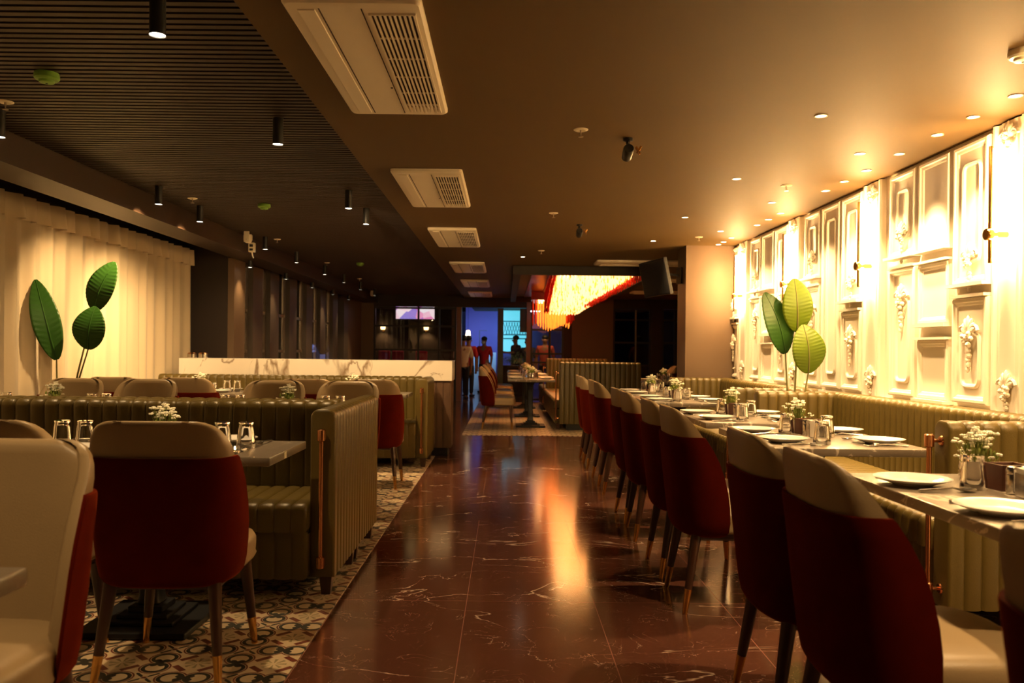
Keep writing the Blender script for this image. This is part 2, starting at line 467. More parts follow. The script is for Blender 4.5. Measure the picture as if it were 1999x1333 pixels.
glazed('window_10', 3.78, 4.4, (4.1,), (.05, .90, 1.45, 2.0, 2.24), 'panedark')
mb = MB().box(3.13, 3.16, BACK + .0, BACK + .04, .1, 2.24); struct('trim_40', mb, 'alu')
# door opening with reddish posts and a sliding door leaf
struct('trim_2', MB().box(-1.19, -1.07, BACK - .05, BACK + .15, 0, 2.27), 'redwood')
struct('trim_3', MB().box(.50, .60, BACK - .05, BACK + .15, 0, 2.50), 'redwood')
struct('trim_4', MB().box(-.20, -.06, BACK + .02, BACK + .12, 0, 2.25), mat('dark_green_frame', (.06, .09, .08), .5))
struct('trim_5', MB().box(.34, .50, BACK + .02, BACK + .12, 1.68, 2.25), 'blackpl')

# ------------------------------------------------------------------ right wall: classical plaster panelling
WX = 2.74
def yz_loop(y0, y1, z0, z1, r, x, n=5):
    return [(x, p[0], p[1]) for p in rrect(y0, y1, z0, z1, r, 0, n)]
def frame_loops(mb, y0, y1, z0, z1, prof, r0=.001, fill=True):
    rings = []
    for ins, h in prof:
        r = max(r0 - ins, .001) if r0 > .002 else .001
        rings.append(yz_loop(y0 + ins, y1 - ins, z0 + ins, z1 - ins, r, -h))
    mb.loft(rings, False, fill)
OUT = [(0, 0), (0, .030), (.010, .040), (.024, .040), (.030, .031), (.042, .027), (.046, .018)]
INN = [(0, .017), (.002, .028), (.010, .034), (.020, .030), (.026, .019), (.030, .0175)]
def ornament(mb, cy, cz, s=1.0, drop=True, h=.03):
    rnd = random.Random(int(cz * 100) + int(s * 10))
    for k in range(7):                                   # acanthus fan
        a = R(-75 + 25 * k)
        L = .075 * s * (1 - .25 * abs(math.sin(a)))
        T = Matrix.Translation((-h, cy, cz)) @ Matrix.Rotation(a, 4, 'X')
        mb.ball((-.006, 0, L * .55), (.014 * s, .015 * s, L * .55), 7, 5, T)
    for k in range(14):                                  # fruit and flower cluster
        a = rnd.uniform(0, 2 * PI); q = rnd.uniform(.0, .045) * s
        mb.ball((-h - .012 - rnd.uniform(0, .012), cy + q * math.cos(a), cz - .03 * s + q * math.sin(a) * 1.3), .013 * s, 6, 4)
    for sgn in (-1, 1):                                  # side scrolls
        pts = []
        for k in range(9):
            a = k / 8 * 1.6 * PI; q = .034 * s * (1 - k / 11)
            pts.append((-h - .006, cy + sgn * (.045 * s + q * math.cos(a)), cz + .005 + q * math.sin(a)))
        mb.tube(pts, [.009 * s * (1 - k / 14) for k in range(9)], 6)
    if drop:
        for k in range(5):
            mb.ball((-h - .006, cy + .004 * (-1) ** k, cz - .095 * s - .022 * s * k), (.012 * s, (.022 - .0035 * k) * s, .016 * s), 7, 4)
def mk_panel(split_z, w=.37):
    root = empty('trim_panel'); root['kind'] = 'structure'
    f = MB()
    for (z0, z1) in ((split_z + .04, 2.47), (.94, split_z - .04)):
        frame_loops(f, -w / 2, w / 2, z0, z1, OUT)
    # ledges under the upper frame
    f.box(-.075, .0, -w / 2 - .012, w / 2 + .012, split_z + .025, split_z + .045)
    f.box(-.055, .0, -w / 2 + .005, w / 2 - .005, split_z - .038, split_z - .02)
    f.obj('panel_frame', 'plaster', root)
    r = MB()
    frame_loops(r, -w / 2 + .085, w / 2 - .085, split_z + .16, 2.36, INN, .055, False)
    frame_loops(r, -w / 2 + .085, w / 2 - .085, 1.03, split_z - .24, INN, .055, False)
    r.obj('rounded_moulding', 'plaster', root, True)
    o = MB(); ornament(o, 0, split_z + .20, 1.05, True, .03); o.obj('plaster_ornament', 'plaster', root, True)
    o = MB(); ornament(o, 0, split_z - .24, 1.2, True, .03); o.obj('plaster_ornament', 'plaster', root, True)
    return root
def mk_stack(w=.38):
    root = empty('trim_panel'); root['kind'] = 'structure'; f = MB()
    for (z0, z1) in ((1.90, 2.47), (1.42, 1.81), (.94, 1.32)):
        frame_loops(f, -w / 2, w / 2, z0, z1, OUT)
        f.box(-.07, 0, -w / 2 - .01, w / 2 + .01, z0 - .02, z0)
        if z1 < 2.4: f.box(-.062, 0, -w / 2 - .01, w / 2 + .01, z1, z1 + .015)
    f.obj('panel_frame', 'plaster', root); return root
def mk_tall(w=.38):
    root = empty('trim_panel'); root['kind'] = 'structure'; f = MB()
    frame_loops(f, -w / 2, w / 2, .94, 2.47, OUT); f.obj('panel_frame', 'plaster', root)
    r = MB(); frame_loops(r, -w / 2 + .09, w / 2 - .09, 1.05, 2.36, INN, .05, False); r.obj('rounded_moulding', 'plaster', root, True)
    return root
def mk_pilaster(w=.30):
    root = empty('trim_pilaster'); root['kind'] = 'structure'; f = MB()
    prof = [(-w / 2, 0), (-w / 2, .035), (-w / 2 + .012, .045), (-w / 2 + .03, .045), (-w / 2 + .04, .028), (-w / 2 + .07, .028), (-w / 2 + .08, .036)]
    prof = prof + [(-a, h) for a, h in reversed(prof)]
    f.loft([[(-h, a, z) for a, h in prof] for z in (.90, 2.49)], True, True, None, False)
    f.obj('pilaster_face', 'plaster', root)
    for z, s in ((2.40, 1.1), (1.06, 1.05)):
        o = MB(); ornament(o, 0, z, s, z < 2, .036); o.obj('plaster_ornament', 'plaster', root, True)
    return root
pP1 = mk_panel(1.60); pP2 = mk_panel(1.855); pST = mk_stack(); pTA = mk_tall(); pPI = mk_pilaster()
tn = [10]
def put_trim(p, y):
    if p.name in _used: o = copy_tree(p)
    else: _used[p.name] = 1; o = p
    o.name = 'trim_%d' % tn[0]; _used[o.name] = 1; tn[0] += 1; o.location = (WX, y, 0)
LAMPS = [2.82, 4.50, 6.18, 7.86, 9.54]
for i, y in enumerate(LAMPS):
    put_trim(pPI, y)
    for k, p in enumerate((pP1, (pST if i in (0, 1, 3) else pTA), pP2)):
        yy = y + .38 + .42 * k
        if yy < 10.0: put_trim(p, yy)
put_trim(pST, 2.82 - .80); put_trim(pP2, 2.82 - .38)
struct('baseboard_right', MB().box(2.69, 2.74, -1, 10, 0, .10), 'plaster')
struct('trim_9', MB().box(2.70, 2.74, 0, 9.95, .885, .915), 'plaster')

# wall lamps on every second pilaster
def mk_walllamp():
    root = empty('wall_lamp'); root['category'] = 'wall lamp'
    MB().lathe([(.010, 0), (.011, .003), (.011, .627), (.010, .63)], 12, Matrix.Translation((-.135, 0, 1.72))).obj('bar', 'brass', root, True)
    MB().lathe([(.011, 0), (.0125, .006), (.0125, .604), (.011, .61)], 12, Matrix.Translation((-.108, 0, 1.73))).obj('light_tube', 'tube', root, True)
    T = Matrix.Translation((-.045, 0, 1.875)) @ Matrix.Rotation(R(-90), 4, 'Y')
    MB().lathe([(.016, 0), (.016, .08), (.03, .082), (.034, .09), (.034, .108), (.03, .115)], 20, T).obj('mount', 'brass', root, True)
    return root
pWL = mk_walllamp()
lab = ['brass bar wall lamp on the pilaster outside the right frame edge', 'brass bar wall lamp at the right edge of the frame, with the largest glow',
       'brass bar wall lamp, second largest, above the middle of the long green banquette', 'brass bar wall lamp partly behind the tall green leaves',
       'brass bar wall lamp beside the brown column, smallest of the lamps']
for i, y in enumerate(LAMPS):
    place(pWL, lab[i], (WX, y, 0), 0, 'bar lamps on the panelled wall')

# ------------------------------------------------------------------ ceiling fittings
def mk_downlight():
    root = empty('recessed_downlight'); root['category'] = 'downlight'
    MB().lathe([(.026, 0), (.034, -.001), (.034, -.005), (.027, -.004)], 20, None, False, False).obj('trim_ring', 'white', root, True)
    MB().lathe([(.026, -.002), (.001, -.0025)], 20, None, False, True).obj('lens', 'led', root, True)
    return root
DL = [(1.68, 4.48), (2.24, 5.31), (2.49, 5.31), (2.49, 4.84), (2.49, 4.47), (2.49, 4.1), (2.49, 5.79), (2.49, 6.17), (2.49, 6.53), (1.68, 6.12), (2.24, 7.06), (2.49, 7.6), (2.49, 7.95), (2.49, 8.31), (1.68, 7.88), (2.24, 8.75), (2.49, 9.25), (2.49, 9.59), (2.49, 9.82), (1.68, 9.57), (0.22, 11.32), (1.68, 2.8), (1.68, 1.2), (2.49, 3.1)]
pDL = mk_downlight()
def nth(k): return ['first', 'second', 'third', 'fourth', 'fifth', 'sixth', 'seventh', 'eighth', 'ninth', 'tenth', 'eleventh', 'twelfth', 'thirteenth', 'fourteenth', 'fifteenth', 'sixteenth'][k]
rows = {1.68: 'in the row above the tables', 2.24: 'between the table row and the wall row', 2.49: 'in the row close along the panelled wall', .22: 'alone in the middle of the brown ceiling'}
cnt = {}
for (x, y) in sorted(DL, key=lambda p: p[1]):
    out_ = (x, y) in ((1.68, 2.8), (1.68, 1.2), (2.49, 3.1))
    k = cnt.get(x, 0); cnt[x] = k + (0 if out_ else 1)
    l = 'small round recessed downlight out of frame %s' % {1.2: 'right of the camera', 2.8: 'above the nearest marble table', 3.1: 'by the panelled wall'}[y] if out_ else 'small round recessed downlight, %s from the camera %s' % (nth(k), rows[x]) if x != .22 else 'small round recessed downlight alone before the red chandelier'
    o = place(pDL, l, (x, y, CZ), 0, 'recessed downlights in the brown ceiling')
    tgt = (x, y, 0)
    e = E_DOWN_R * (2.5 if x == 1.68 else 2.0 if x == 2.24 else 1.6)
    if y > 9.5: e *= .3
    if x == 2.49: tgt = (x + .2, y, 0)
    if x == 2.24: tgt = (2.74, y, 1.25)
    spot('downlight_bulb', (x, y, CZ - .012), e, 95 if x == 1.68 else 70, .8, WARM2, tgt)
def mk_cyl():
    root = empty('cylinder_downlight'); root['category'] = 'ceiling light'
    MB().lathe([(.030, 0), (.030, .16)], 24, None, False, True).obj('housing', 'blackpl', root, True)
    MB().lathe([(.001, .004), (.0285, .004)], 24, None, True, False).obj('lens', 'led', root, True)
    return root
pCY = mk_cyl()
CY = [(-1.33, y) for y in (-.2, 1.5, 3.16, 4.83, 7.0, 7.88)] + [(-2.88, y) for y in (.2, 1.7, 3.3, 4.73, 6.9, 7.83, 9.96, 11.45, 13.24, 14.8, 16.5, 18.27)]
cnt = {}
for x, y in CY:
    k = cnt.get(x, 0); cnt[x] = k + (1 if y > 3.1 and (x > -2 or y > 4) else 0)
    l = 'black cylinder downlight, %s in the row %s' % (nth(k), 'beside the brown soffit' if x > -2 else 'along the curtain beam')
    if y < 3.1 or (x < -2 and y < 4): l = 'black cylinder downlight out of frame, %s, %s' % ('soffit row' if x > -2 else 'curtain row', 'above the camera' if y < 1 else 'before the camera' if y < 2 else 'left of the frame')
    place(pCY, l, (x, y, 2.40), 0, 'black cylinder lights under the slatted ceiling')
    spot('cylinder_bulb', (x, y, 2.395), E_DOWN_L * (1.25 if x > -2 else 1.0) * (.15 if y < 1 else 1.0 if y < 2.5 else 1.9 if 7 < y < 8 else 1.1), 86 if y < 7 or y > 8.5 else 126, .65 if y < 7 or y > 8.5 else .4, WARM2, (x, y, 0) if y < 7 or y > 8.5 else (x, 9.0, 0))
for k, y in enumerate((10.75, 12.5, 14.2, 15.9, 17.5)):
    place(pCY, 'black cylinder downlight under the left beam, %s from the camera, %s' % (nth(k), 'before the dark windows'), (-3.30 if y > 10 else -3.62, y, 2.26 if y > 10 else 2.457), 0, 'cylinder lights below the left beam')
    if y > 10: spot('beam_bulb', (-3.3, y, 2.255), E_DOWN_L * .5, 90, .75, WARM2, (-3.3, y, 0))
for y in (3.3, 4.73, 6.9, 7.83):     # second spots added at these fittings to brighten the curtain
    spot('curtain_fill', (-2.90, y, 2.39), 115 if y < 6 else 150, 78, 1.0, WARM2, (-4.0, y + .75, 1.30))

# sprinklers
def mk_sprinkler():
    root = empty('sprinkler_head'); root['category'] = 'sprinkler'
    MB().lathe([(.043, 0), (.042, -.004), (.03, -.009), (.018, -.006), (.012, -.004)], 20, None, False, True).obj('escutcheon', 'white', root, True)
    MB().lathe([(.006, -.004), (.004, -.03), (.004, -.04), (.016, -.041), (.016, -.044)], 10).obj('deflector', 'alu', root, True)
    return root
pSP = mk_sprinkler()
for k, (x, y) in enumerate([(0.42, 4.81), (0.43, 7.72), (0.44, 10.6)]):
    place(pSP, 'white sprinkler head on the brown ceiling above the aisle, %s from the camera' % nth(k), (x, y, CZ), 0, 'sprinklers')
for k, (x, y) in enumerate([(2.12, 6.34), (2.12, 9.21)]):
    place(pSP, 'white sprinkler head among the recessed downlights, %s' % ('the nearer' if k == 0 else 'the one by the column'), (x, y, CZ), 0, 'sprinklers')
for k, (x, y) in enumerate([(-2.74, 4.55), (-2.8, 7.43), (-2.79, 10.15), (-2.76, 12.84), (-2.76, 15.7)]):
    place(pSP, 'white sprinkler head under the slatted ceiling, %s from the camera' % nth(k), (x, y, CZ + .05), 0, 'sprinklers')
def mk_smoke(m, nm):
    root = empty('smoke_detector'); root['category'] = 'smoke detector'
    MB().lathe([(.055, 0), (.057, -.008), (.057, -.026), (.05, -.034), (.036, -.036), (.034, -.046), (.02, -.05)], 24, None, False, True).obj('housing', m, root, True)
    MB().lathe([(.006, -.05), (.005, -.053)], 8).obj('indicator', 'blackpl', root, True)
    return root
pSM = mk_smoke('green', 'green')
for k, (x, y) in enumerate([(-2.25, 4.07), (-2.24, 7.7), (-2.25, 12.84)]):
    place(pSM, 'green smoke detector under the slatted ceiling, %s from the camera' % nth(k), (x, y, CZ + .05), 0, 'green smoke detectors')
pSM2 = mk_smoke('white', 'white')
place(pSM2, 'white smoke detector at the right edge of the brown ceiling', (2.15, 3.49, CZ))

# air conditioner cassettes
def mk_ac():
    root = empty('air_conditioner'); root['category'] = 'air conditioner'
    x0, x1, y0, y1 = -.255, .255, -.72, .72
    f = MB(); f.loft([rrect(x0 + i, x1 - i, y0 + i, y1 - i, .03 + j, -z, 5) for i, j, z in ((0, 0, 0), (0, 0, .018), (.01, 0, .028), (.03, 0, .031))], False, True)
    f.obj('panel', 'white', root, True, 25)
    g = MB(); g.box(x0 + .05, x0 + .115, y0 + .06, y1 - .06, -.036, -.030, .002); g.obj('air_flap', 'white', root)
    g = MB(); g.box(x0 + .128, x0 + .133, y0 + .05, y1 - .05, -.0325, -.0315); g.box(x0 + .285, x0 + .289, y0 + .05, y1 - .05, -.0325, -.0315); g.obj('seam', 'ventdark', root)
    v = MB(); v.box(.055, .225, y0 + .10, y1 - .22, -.0325, -.031); v.obj('vent_opening', 'ventdark', root)
    s = MB()
    for k in range(10): 
        x = .052 + k * .0185; s.box(x, x + .0085, y0 + .09, y1 - .08, -.040, -.0315)
    for k in range(6): 
        yy = y0 + .09 + k * .235; s.box(.052, .228, yy, yy + .008, -.038, -.0315)
    s.obj('grille', 'white', root)
    MB().lathe([(.006, -.031), (.006, -.034)], 8, Matrix.Translation((.02, .25, 0))).obj('logo_dot', 'ventdark', root)
    return root
pAC = mk_ac()
acs = [3.73, 6.61, 9.42, 12.75, 15.75, 18.75]
for k, y in enumerate(acs):
    place(pAC, 'white ceiling air conditioner cassette with side grille, %s from the camera beside the slats' % nth(k), (-.575, y, CZ), 0, 'ceiling cassettes along the soffit')
place(pAC, 'white ceiling air conditioner cassette set crosswise before the chandelier', (1.98, 11.85, CZ), R(90), 'cassettes right of the aisle')
place(pAC, 'white ceiling air conditioner cassette in the alcove ceiling, the farther', (3.35, 17.6, CZ), R(90), 'cassettes right of the aisle')
place(pAC, 'white ceiling air conditioner cassette in the alcove ceiling, half behind the screen', (3.55, 14.6, CZ), R(90), 'cassettes right of the aisle')

# black spot cameras on the brown ceiling
def mk_blackcam():
    root = empty('ceiling_camera'); root['category'] = 'camera'
    MB().lathe([(.03, 0), (.03, -.015), (.012, -.02), (.012, -.05)], 16).obj('mount', 'blackpl', root, True)
    T = Matrix.Translation((0, .01, -.085)) @ Matrix.Rotation(R(72), 4, 'X')
    MB().lathe([(.02, -.055), (.03, -.05), (.032, .0), (.032, .05), (.028, .056), (.01, .052)], 18, T).obj('housing', 'blackpl', root, True)
    MB().box(-.005, .005, -.03, .0, -.05, 0, .001, Matrix.Translation((.045, 0, -.055)) @ Matrix.Rotation(R(-28), 4, 'Y')).obj('bracket_arm', 'brass', root)
    MB().box(-.006, .006, -.012, .012, -.045, 0, .001, Matrix.Translation((.078, 0, -.048)) @ Matrix.Rotation(R(32), 4, 'Y')).obj('bracket_arm', 'brass', root)
    return root
pBC = mk_blackcam()
place(pBC, 'black camera with a small bright bracket under the brown ceiling, the nearer', (.72, 5.0, CZ), 0, 'black ceiling cameras')
place(pBC, 'black camera under the brown ceiling before the chandelier, the farther', (.73, 8.4, CZ), 0, 'black ceiling cameras')
def mk_cctv():
    root = empty('security_camera'); root['category'] = 'camera'
    MB().box(-.03, .03, -.06, -.04, -.09, .03, .003).obj('wall_bracket', 'white', root)
    MB().lathe([(.045, 0), (.05, -.01), (.05, -.06), (.04, -.085), (.02, -.095)], 18).obj('housing', 'white', root, True)
    MB().ball((0, -.035, -.06), .026, 12, 8).obj('lens', 'blackpl', root, True)
    return root
pCC = mk_cctv()
place(pCC, 'white security camera with a round black lens at the top of the dark column', (-2.96, 9.55, 2.52), 0, 'white security cameras')
place(pCC, 'white security camera tiny at the far end of the left beam', (-2.98, 18.6, 2.50), 0, 'white security cameras')
r_ = thing('signal_box', 'small white bracketed box with black ports beside the security camera', 'junction box', (-3.02, 9.9, 2.36))
MB().box(-.035, .035, -.03, .03, -.0, .11, .004).obj('box', 'white', r_); MB().box(-.02, .02, -.034, -.030, .06, .09).obj('port', 'blackpl', r_); MB().box(-.02, .02, -.034, -.030, .015, .04).obj('port', 'blackpl', r_)
MB().tube([(0, 0, 0), (.01, 0, -.05), (.02, 0, -.07)], .008).obj('cable', 'white', r_, True)
# ------------------------------------------------------------------ chairs
def super_slice(W, B, Ed, z, off=0.0, n=24, e=.66):
    out = []
    W += off; B -= off; Ed += off * .6
    for k in range(n + 1):
        a = -PI / 2 + PI * k / n
        s, c = math.sin(a), math.cos(a)
        out.append((W * (1 if s > 0 else -1) * abs(s) ** e, Ed - (Ed - B) * abs(c) ** e, z))
    return out
# z, half width, back y, side-edge y
SL = [(.355, .205, -.205, -.075), (.365, .225, -.222, -.050), (.385, .240, -.233, -.038), (.43, .249, -.242, -.034), (.50, .256, -.250, -.038), (.57, .260, -.258, -.048), (.64, .261, -.266, -.064), (.71, .260, -.273, -.088), (.77, .257, -.279, -.118), (.82, .251, -.284, -.150), (.86, .248, -.288, -.178), (.895, .238, -.290, -.204), (.92, .224, -.292, -.226), (.94, .203, -.293, -.246), (.952, .176, -.292, -.262), (.957, .15, -.289, -.272)]
def slab_from(slices, offo, offi, mb):
    """closed shell between outer and inner offsets of open slices"""
    rings = []
    for (z, W, B, Ed) in slices:
        o = super_slice(W, B, Ed, z, offo); i = super_slice(W, B, Ed, z, offi)
        i = [(p[0], min(p[1], Ed + offi * .0 + .0), p[2]) for p in i]
        mid = lambda a, b_, t: tuple(a[q] * (1 - t) + b_[q] * t for q in range(3))
        e1 = mid(o[-1], i[-1], .5); e1 = (e1[0], e1[1] + abs(offo - offi) * .32, e1[2])
        e0 = mid(o[0], i[0], .5); e0 = (e0[0], e0[1] + abs(offo - offi) * .32, e0[2])
        rings.append(o + [e1] + list(reversed(i)) + [e0])
    mb.loft(rings, False, False)
    n = len(rings[0]); no = len(super_slice(.2, -.2, -.1, 0)); base = len(mb.v) - n * len(rings)
    for r, top in ((0, False), (len(rings) - 1, True)):
        o_ = base + r * n
        for k in range(no - 1):
            a, b_ = o_ + k, o_ + k + 1; c, d = o_ + (n - 2 - k), o_ + (n - 3 - k)
            mb.f.append((a, b_, d, c) if top else (b_, a, c, d))
        for tri in ((o_ + no - 1, o_ + no, o_ + no + 1), (o_ + n - 2, o_ + n - 1, o_)):
            mb.f.append(tri if top else tuple(reversed(tri)))
def mk_chair():
    root = empty('dining_chair'); root['category'] = 'chair'
    m = MB(); slab_from([s for s in SL if s[0] >= .43], 0, -.045, m); m.obj('backrest', 'cream', root, True, 60)
    m = MB()
    vs_ = [s for s in SL if s[0] <= .80] + [(.818, .2515, -.284, -.148), (.826, .248, -.282, -.156)]
    slab_from(vs_, .013, -.002, m); m.obj('velvet_cover', 'velvet', root, True, 60)
    # seat cushion
    m = MB(); rings = []
    for ins, z in ((.03, .372), (.008, .378), (0, .392), (.004, .402), (.002, .43), (.002, .455), (.014, .476), (.045, .488), (.12, .494)):
        rg = []
        for k in range(32):
            a = 2 * PI * k / 32; c, s = math.cos(a), math.sin(a)
            rg.append((.252 * (1 - ins / .25) * (abs(c) ** .55) * (1 if c > 0 else -1), .035 + (.262 - ins) * (abs(s) ** .55) * (1 if s > 0 else -1), z))
        rings.append(rg)
    m.loft(rings); m.obj('seat', 'cream', root, True, 60)
    MB().box(-.20, .20, -.17, .24, .335, .375, .01).obj('seat_frame', 'walnut', root)
    for sx in (-1, 1):
        for (ty, by) in ((-.165, -.225), (.215, .245)):
            top = Vector((sx * .185, ty, .372)); bot = Vector((sx * .222, by, 0))
            q = top.lerp(bot, .70)
            l = MB().tube([top, top.lerp(bot, .1), q], [.025, .0245, .0175], 12); lo = l.obj('leg', 'walnut', root, True)
            cap = MB().tube([q, bot], [.018, .0125], 12); cap.obj('leg_cap', 'brass', lo, True)
    return root
pCH = mk_chair()
G = 'cream and red velvet dining chairs'
RC = [(1.17, 'nearest the camera in the right row, cut by the frame edge'), (2.26, 'second in the right row, largest of the whole ones'),
      (2.86, 'third in the right row, tucked behind the largest chair'), (4.13, 'fourth in the right row, with its pale seat catching light'),
      (4.72, 'fifth in the right row along the aisle'), (5.60, 'sixth in the right row, at the third marble table'), (6.16, 'seventh in the right row along the aisle'),
      (7.35, 'eighth in the right row along the aisle'), (7.90, 'ninth in the right row along the aisle'), (8.90, 'tenth in the right row along the aisle'), (9.45, 'last and farthest in the right row before the far booth')]
for y, l in RC:
    place(pCH, 'cream and red chair, ' + l, (1.085 + random.uniform(-.01, .01), y, 0), R(-90 + random.uniform(-1.5, 1.5)), G)
LC = [((-1.24, 3.20), 0, 'dark red back to the camera at the front left table'), ((-1.86, 3.20), 0, 'at the left frame edge behind the pale chair'),
      ((-1.36, 2.05), 180, 'facing the camera, huge and blurred at the bottom left corner'),
      ((-3.50, 6.55), 180, 'pale back farthest left behind the green bench'), ((-2.90, 6.55), 180, 'pale back second from left behind the green bench'),
      ((-1.86, 6.55), 180, 'pale back third from left, behind the green bench and flowers'), ((-1.27, 6.55), 180, 'pale back nearest the aisle behind the green bench'),
      ((-3.40, 7.50), 0, 'far row before the white bar, under the leafy plant'), ((-2.79, 7.50), 0, 'far row before the white bar, second from left'),
      ((-1.73, 7.50), 0, 'far row before the white bar, third from left'), ((-1.17, 7.50), 0, 'far row before the white bar, red side seen by the aisle')]
for (x, y), r, l in LC:
    place(pCH, 'cream and red chair, ' + l, (x, y, .004), R(r + random.uniform(-2, 2)), G)
for k, (y) in enumerate((13.15, 13.85, 15.3, 16.0, 17.6, 18.3)):
    place(pCH, 'cream and red chair, %s in the far row before the blue doorway' % ('nearest' if k == 0 else nth(k)), (-.13, y, .004), R(-90), G)
for k, (x, y) in enumerate(((2.95, 15.9), (3.1, 16.6), (2.98, 14.6))):
    place(pCH, 'cream and red chair beyond the brown column, %s' % ('left one', 'middle one', 'right one by the column edge')[k], (x, y, .004), R(90), G)

# ------------------------------------------------------------------ tables
def mk_table(w, l, name='dining_table'):
    root = empty(name); root['category'] = 'table'; T_ = .775
    m = MB(); m.box(-w / 2, w / 2, -l / 2, l / 2, T_ - .038, T_, .006); m.obj('tabletop', 'tabletop', root, True, 30)
    m = MB(); m.box(-.14, .14, -.14, .14, T_ - .062, T_ - .038); m.box(-.22, .22, -.02, .02, T_ - .055, T_ - .038); m.obj('support_plate', 'iron', root)
    m = MB(); rr = []
    for h, z in ((.045, .09), (.052, .10), (.045, .12), (.042, .20), (.046, .24), (.040, .27), (.040, .60), (.046, .64), (.043, .66), (.07, T_ - .062)):
        rr.append(rrect(-h, h, -h, h, h * .3, z, 3))
    m.loft(rr); m.obj('column', 'iron', root, True, 40)
    m = MB()
    for h, z0, z1 in ((.235, 0.004, .03), (.15, .03, .048), (.11, .048, .066), (.075, .066, .092)): m.box(-h, h, -h, h, z0, z1, .005)
    m.obj('base_plate', 'iron', root); return root
pTR = mk_table(.74, 1.06)
TR = [(1.65, 2.62, 'nearest along the white wall, cut by the frame edge'), (1.65, 4.47, 'second from the camera along the white wall'), (1.65, 5.86, 'third from the camera along the white wall'), (1.65, 7.93, 'fourth from the camera along the white wall'), (1.65, 9.25, 'fifth from the camera along the white wall')]
for x, y, l in TR: place(pTR, 'grey veined four-seat dining table, ' + l, (x, y, 0), 0, 'dining tables')
TF = [(.41, 13.5, 'first of the far row before the doorway'), (.41, 15.6, 'second of the far row before the doorway'), (.41, 17.9, 'last of the far row before the doorway')]
for x, y, l in TF: place(pTR, 'grey veined dining table, ' + l, (x, y, .004), 0, 'dining tables')
place(pTR, 'grey veined dining table beyond the brown column beside the tall green booth', (2.50, 13.0, .004), 0, 'dining tables')
pTL = mk_table(1.2, .62)
TL = [(-1.55, 3.69, 'grey veined dining table front left with a white edge sticker'), (-3.20, 5.86, 'grey veined dining table behind the green bench, nearer the curtain'), (-1.56, 5.86, 'grey veined dining table behind the green bench, nearer the aisle'),
      (-3.12, 8.46, 'grey veined dining table before the white bar, nearer the curtain'), (-1.57, 8.46, 'grey veined dining table before the white bar, nearer the aisle'), (-1.55, 1.36, 'grey veined dining table, its corner cutting in at the lower left frame edge')]
for x, y, l in TL: 
    o = place(pTL, l, (x, y, .004), 0, 'dining tables')
    if y == 3.69: st = MB().box(.600, .6015, -.09, -.055, .742, .770).obj('edge_sticker', 'white', o); st['label'] = 'small white sticker'

# ------------------------------------------------------------------ tableware
def mk_plate():
    m = MB().lathe([(.001, .004), (.05, .004), (.055, 0), (.062, 0), (.066, .004), (.10, .014), (.124, .0235), (.126, .0255), (.122, .0255), (.10, .018), (.078, .0105), (.066, .008), (.001, .008)], 40, None, True, True)
    o = m.obj('dinner_plate', 'porcelain', None, True, 50); o['category'] = 'plate'; return o
def mk_glass():
    m = MB()   # tumbler standing upside down, thick base on top
    n = 20; rings = []
    def ring(r, z, f=0): return [((r - (f if i % 2 else 0)) * math.cos(2 * PI * i / n), (r - (f if i % 2 else 0)) * math.sin(2 * PI * i / n), z) for i in range(n)]
    for r, z, f in ((.0415, 0, 0), (.0425, .002, 0), (.041, .03, 0), (.0395, .038, .0016), (.035, .086, .0016), (.0325, .100, .001), (.0325, .112, 0), (.031, .114, 0)): rings.append(ring(r, z, f))
    inner = [ring(r, z) for r, z in ((.028, .094), (.030, .090), (.0345, .04), (.0385, .002), (.0405, 0))]
    allr = list(reversed(inner)) 
    m.loft(list(reversed(rings)) + allr, True, True)
    o = m.obj('drinking_glass', 'glass', None, True, 40); o['category'] = 'glass'; return o
def mk_spoon():
    root = empty('spoon'); root['category'] = 'spoon'
    m = MB().loft([[(x * math.cos(a), cy + ly * math.sin(a), z) for a in [2 * PI * k / 14 for k in range(14)]] for x, cy, ly, z in ((.008, .0, .012, .002), (.018, 0, .027, .005), (.021, 0, .032, .010), (.019, 0, .030, .0105), (.012, 0, .018, .006))])
    m.obj('bowl', 'steel', root, True); MB().tube([(0, -.03, .009), (0, -.05, .014), (0, -.10, .010), (0, -.165, .004)], [.0035, .003, .004, .0065], 8).obj('handle', 'steel', root, True); return root
def mk_fork():
    root = empty('fork'); root['category'] = 'fork'
    m = MB()
    for k in range(4): m.tube([(-.0105 + .007 * k, -.004, .006), (-.0105 + .007 * k, .02, .003), (-.0105 + .007 * k, .045, .008)], [.0022, .0018, .001], 6)
    m.tube([(0, -.030, .009), (0, -.018, .007), (0, -.002, .006)], [.004, .010, .0125], 8); m.obj('tines', 'steel', root, True)
    MB().tube([(0, -.03, .009), (0, -.06, .012), (0, -.12, .008), (0, -.165, .004)], [.0035, .003, .004, .0065], 8).obj('handle', 'steel', root, True); return root
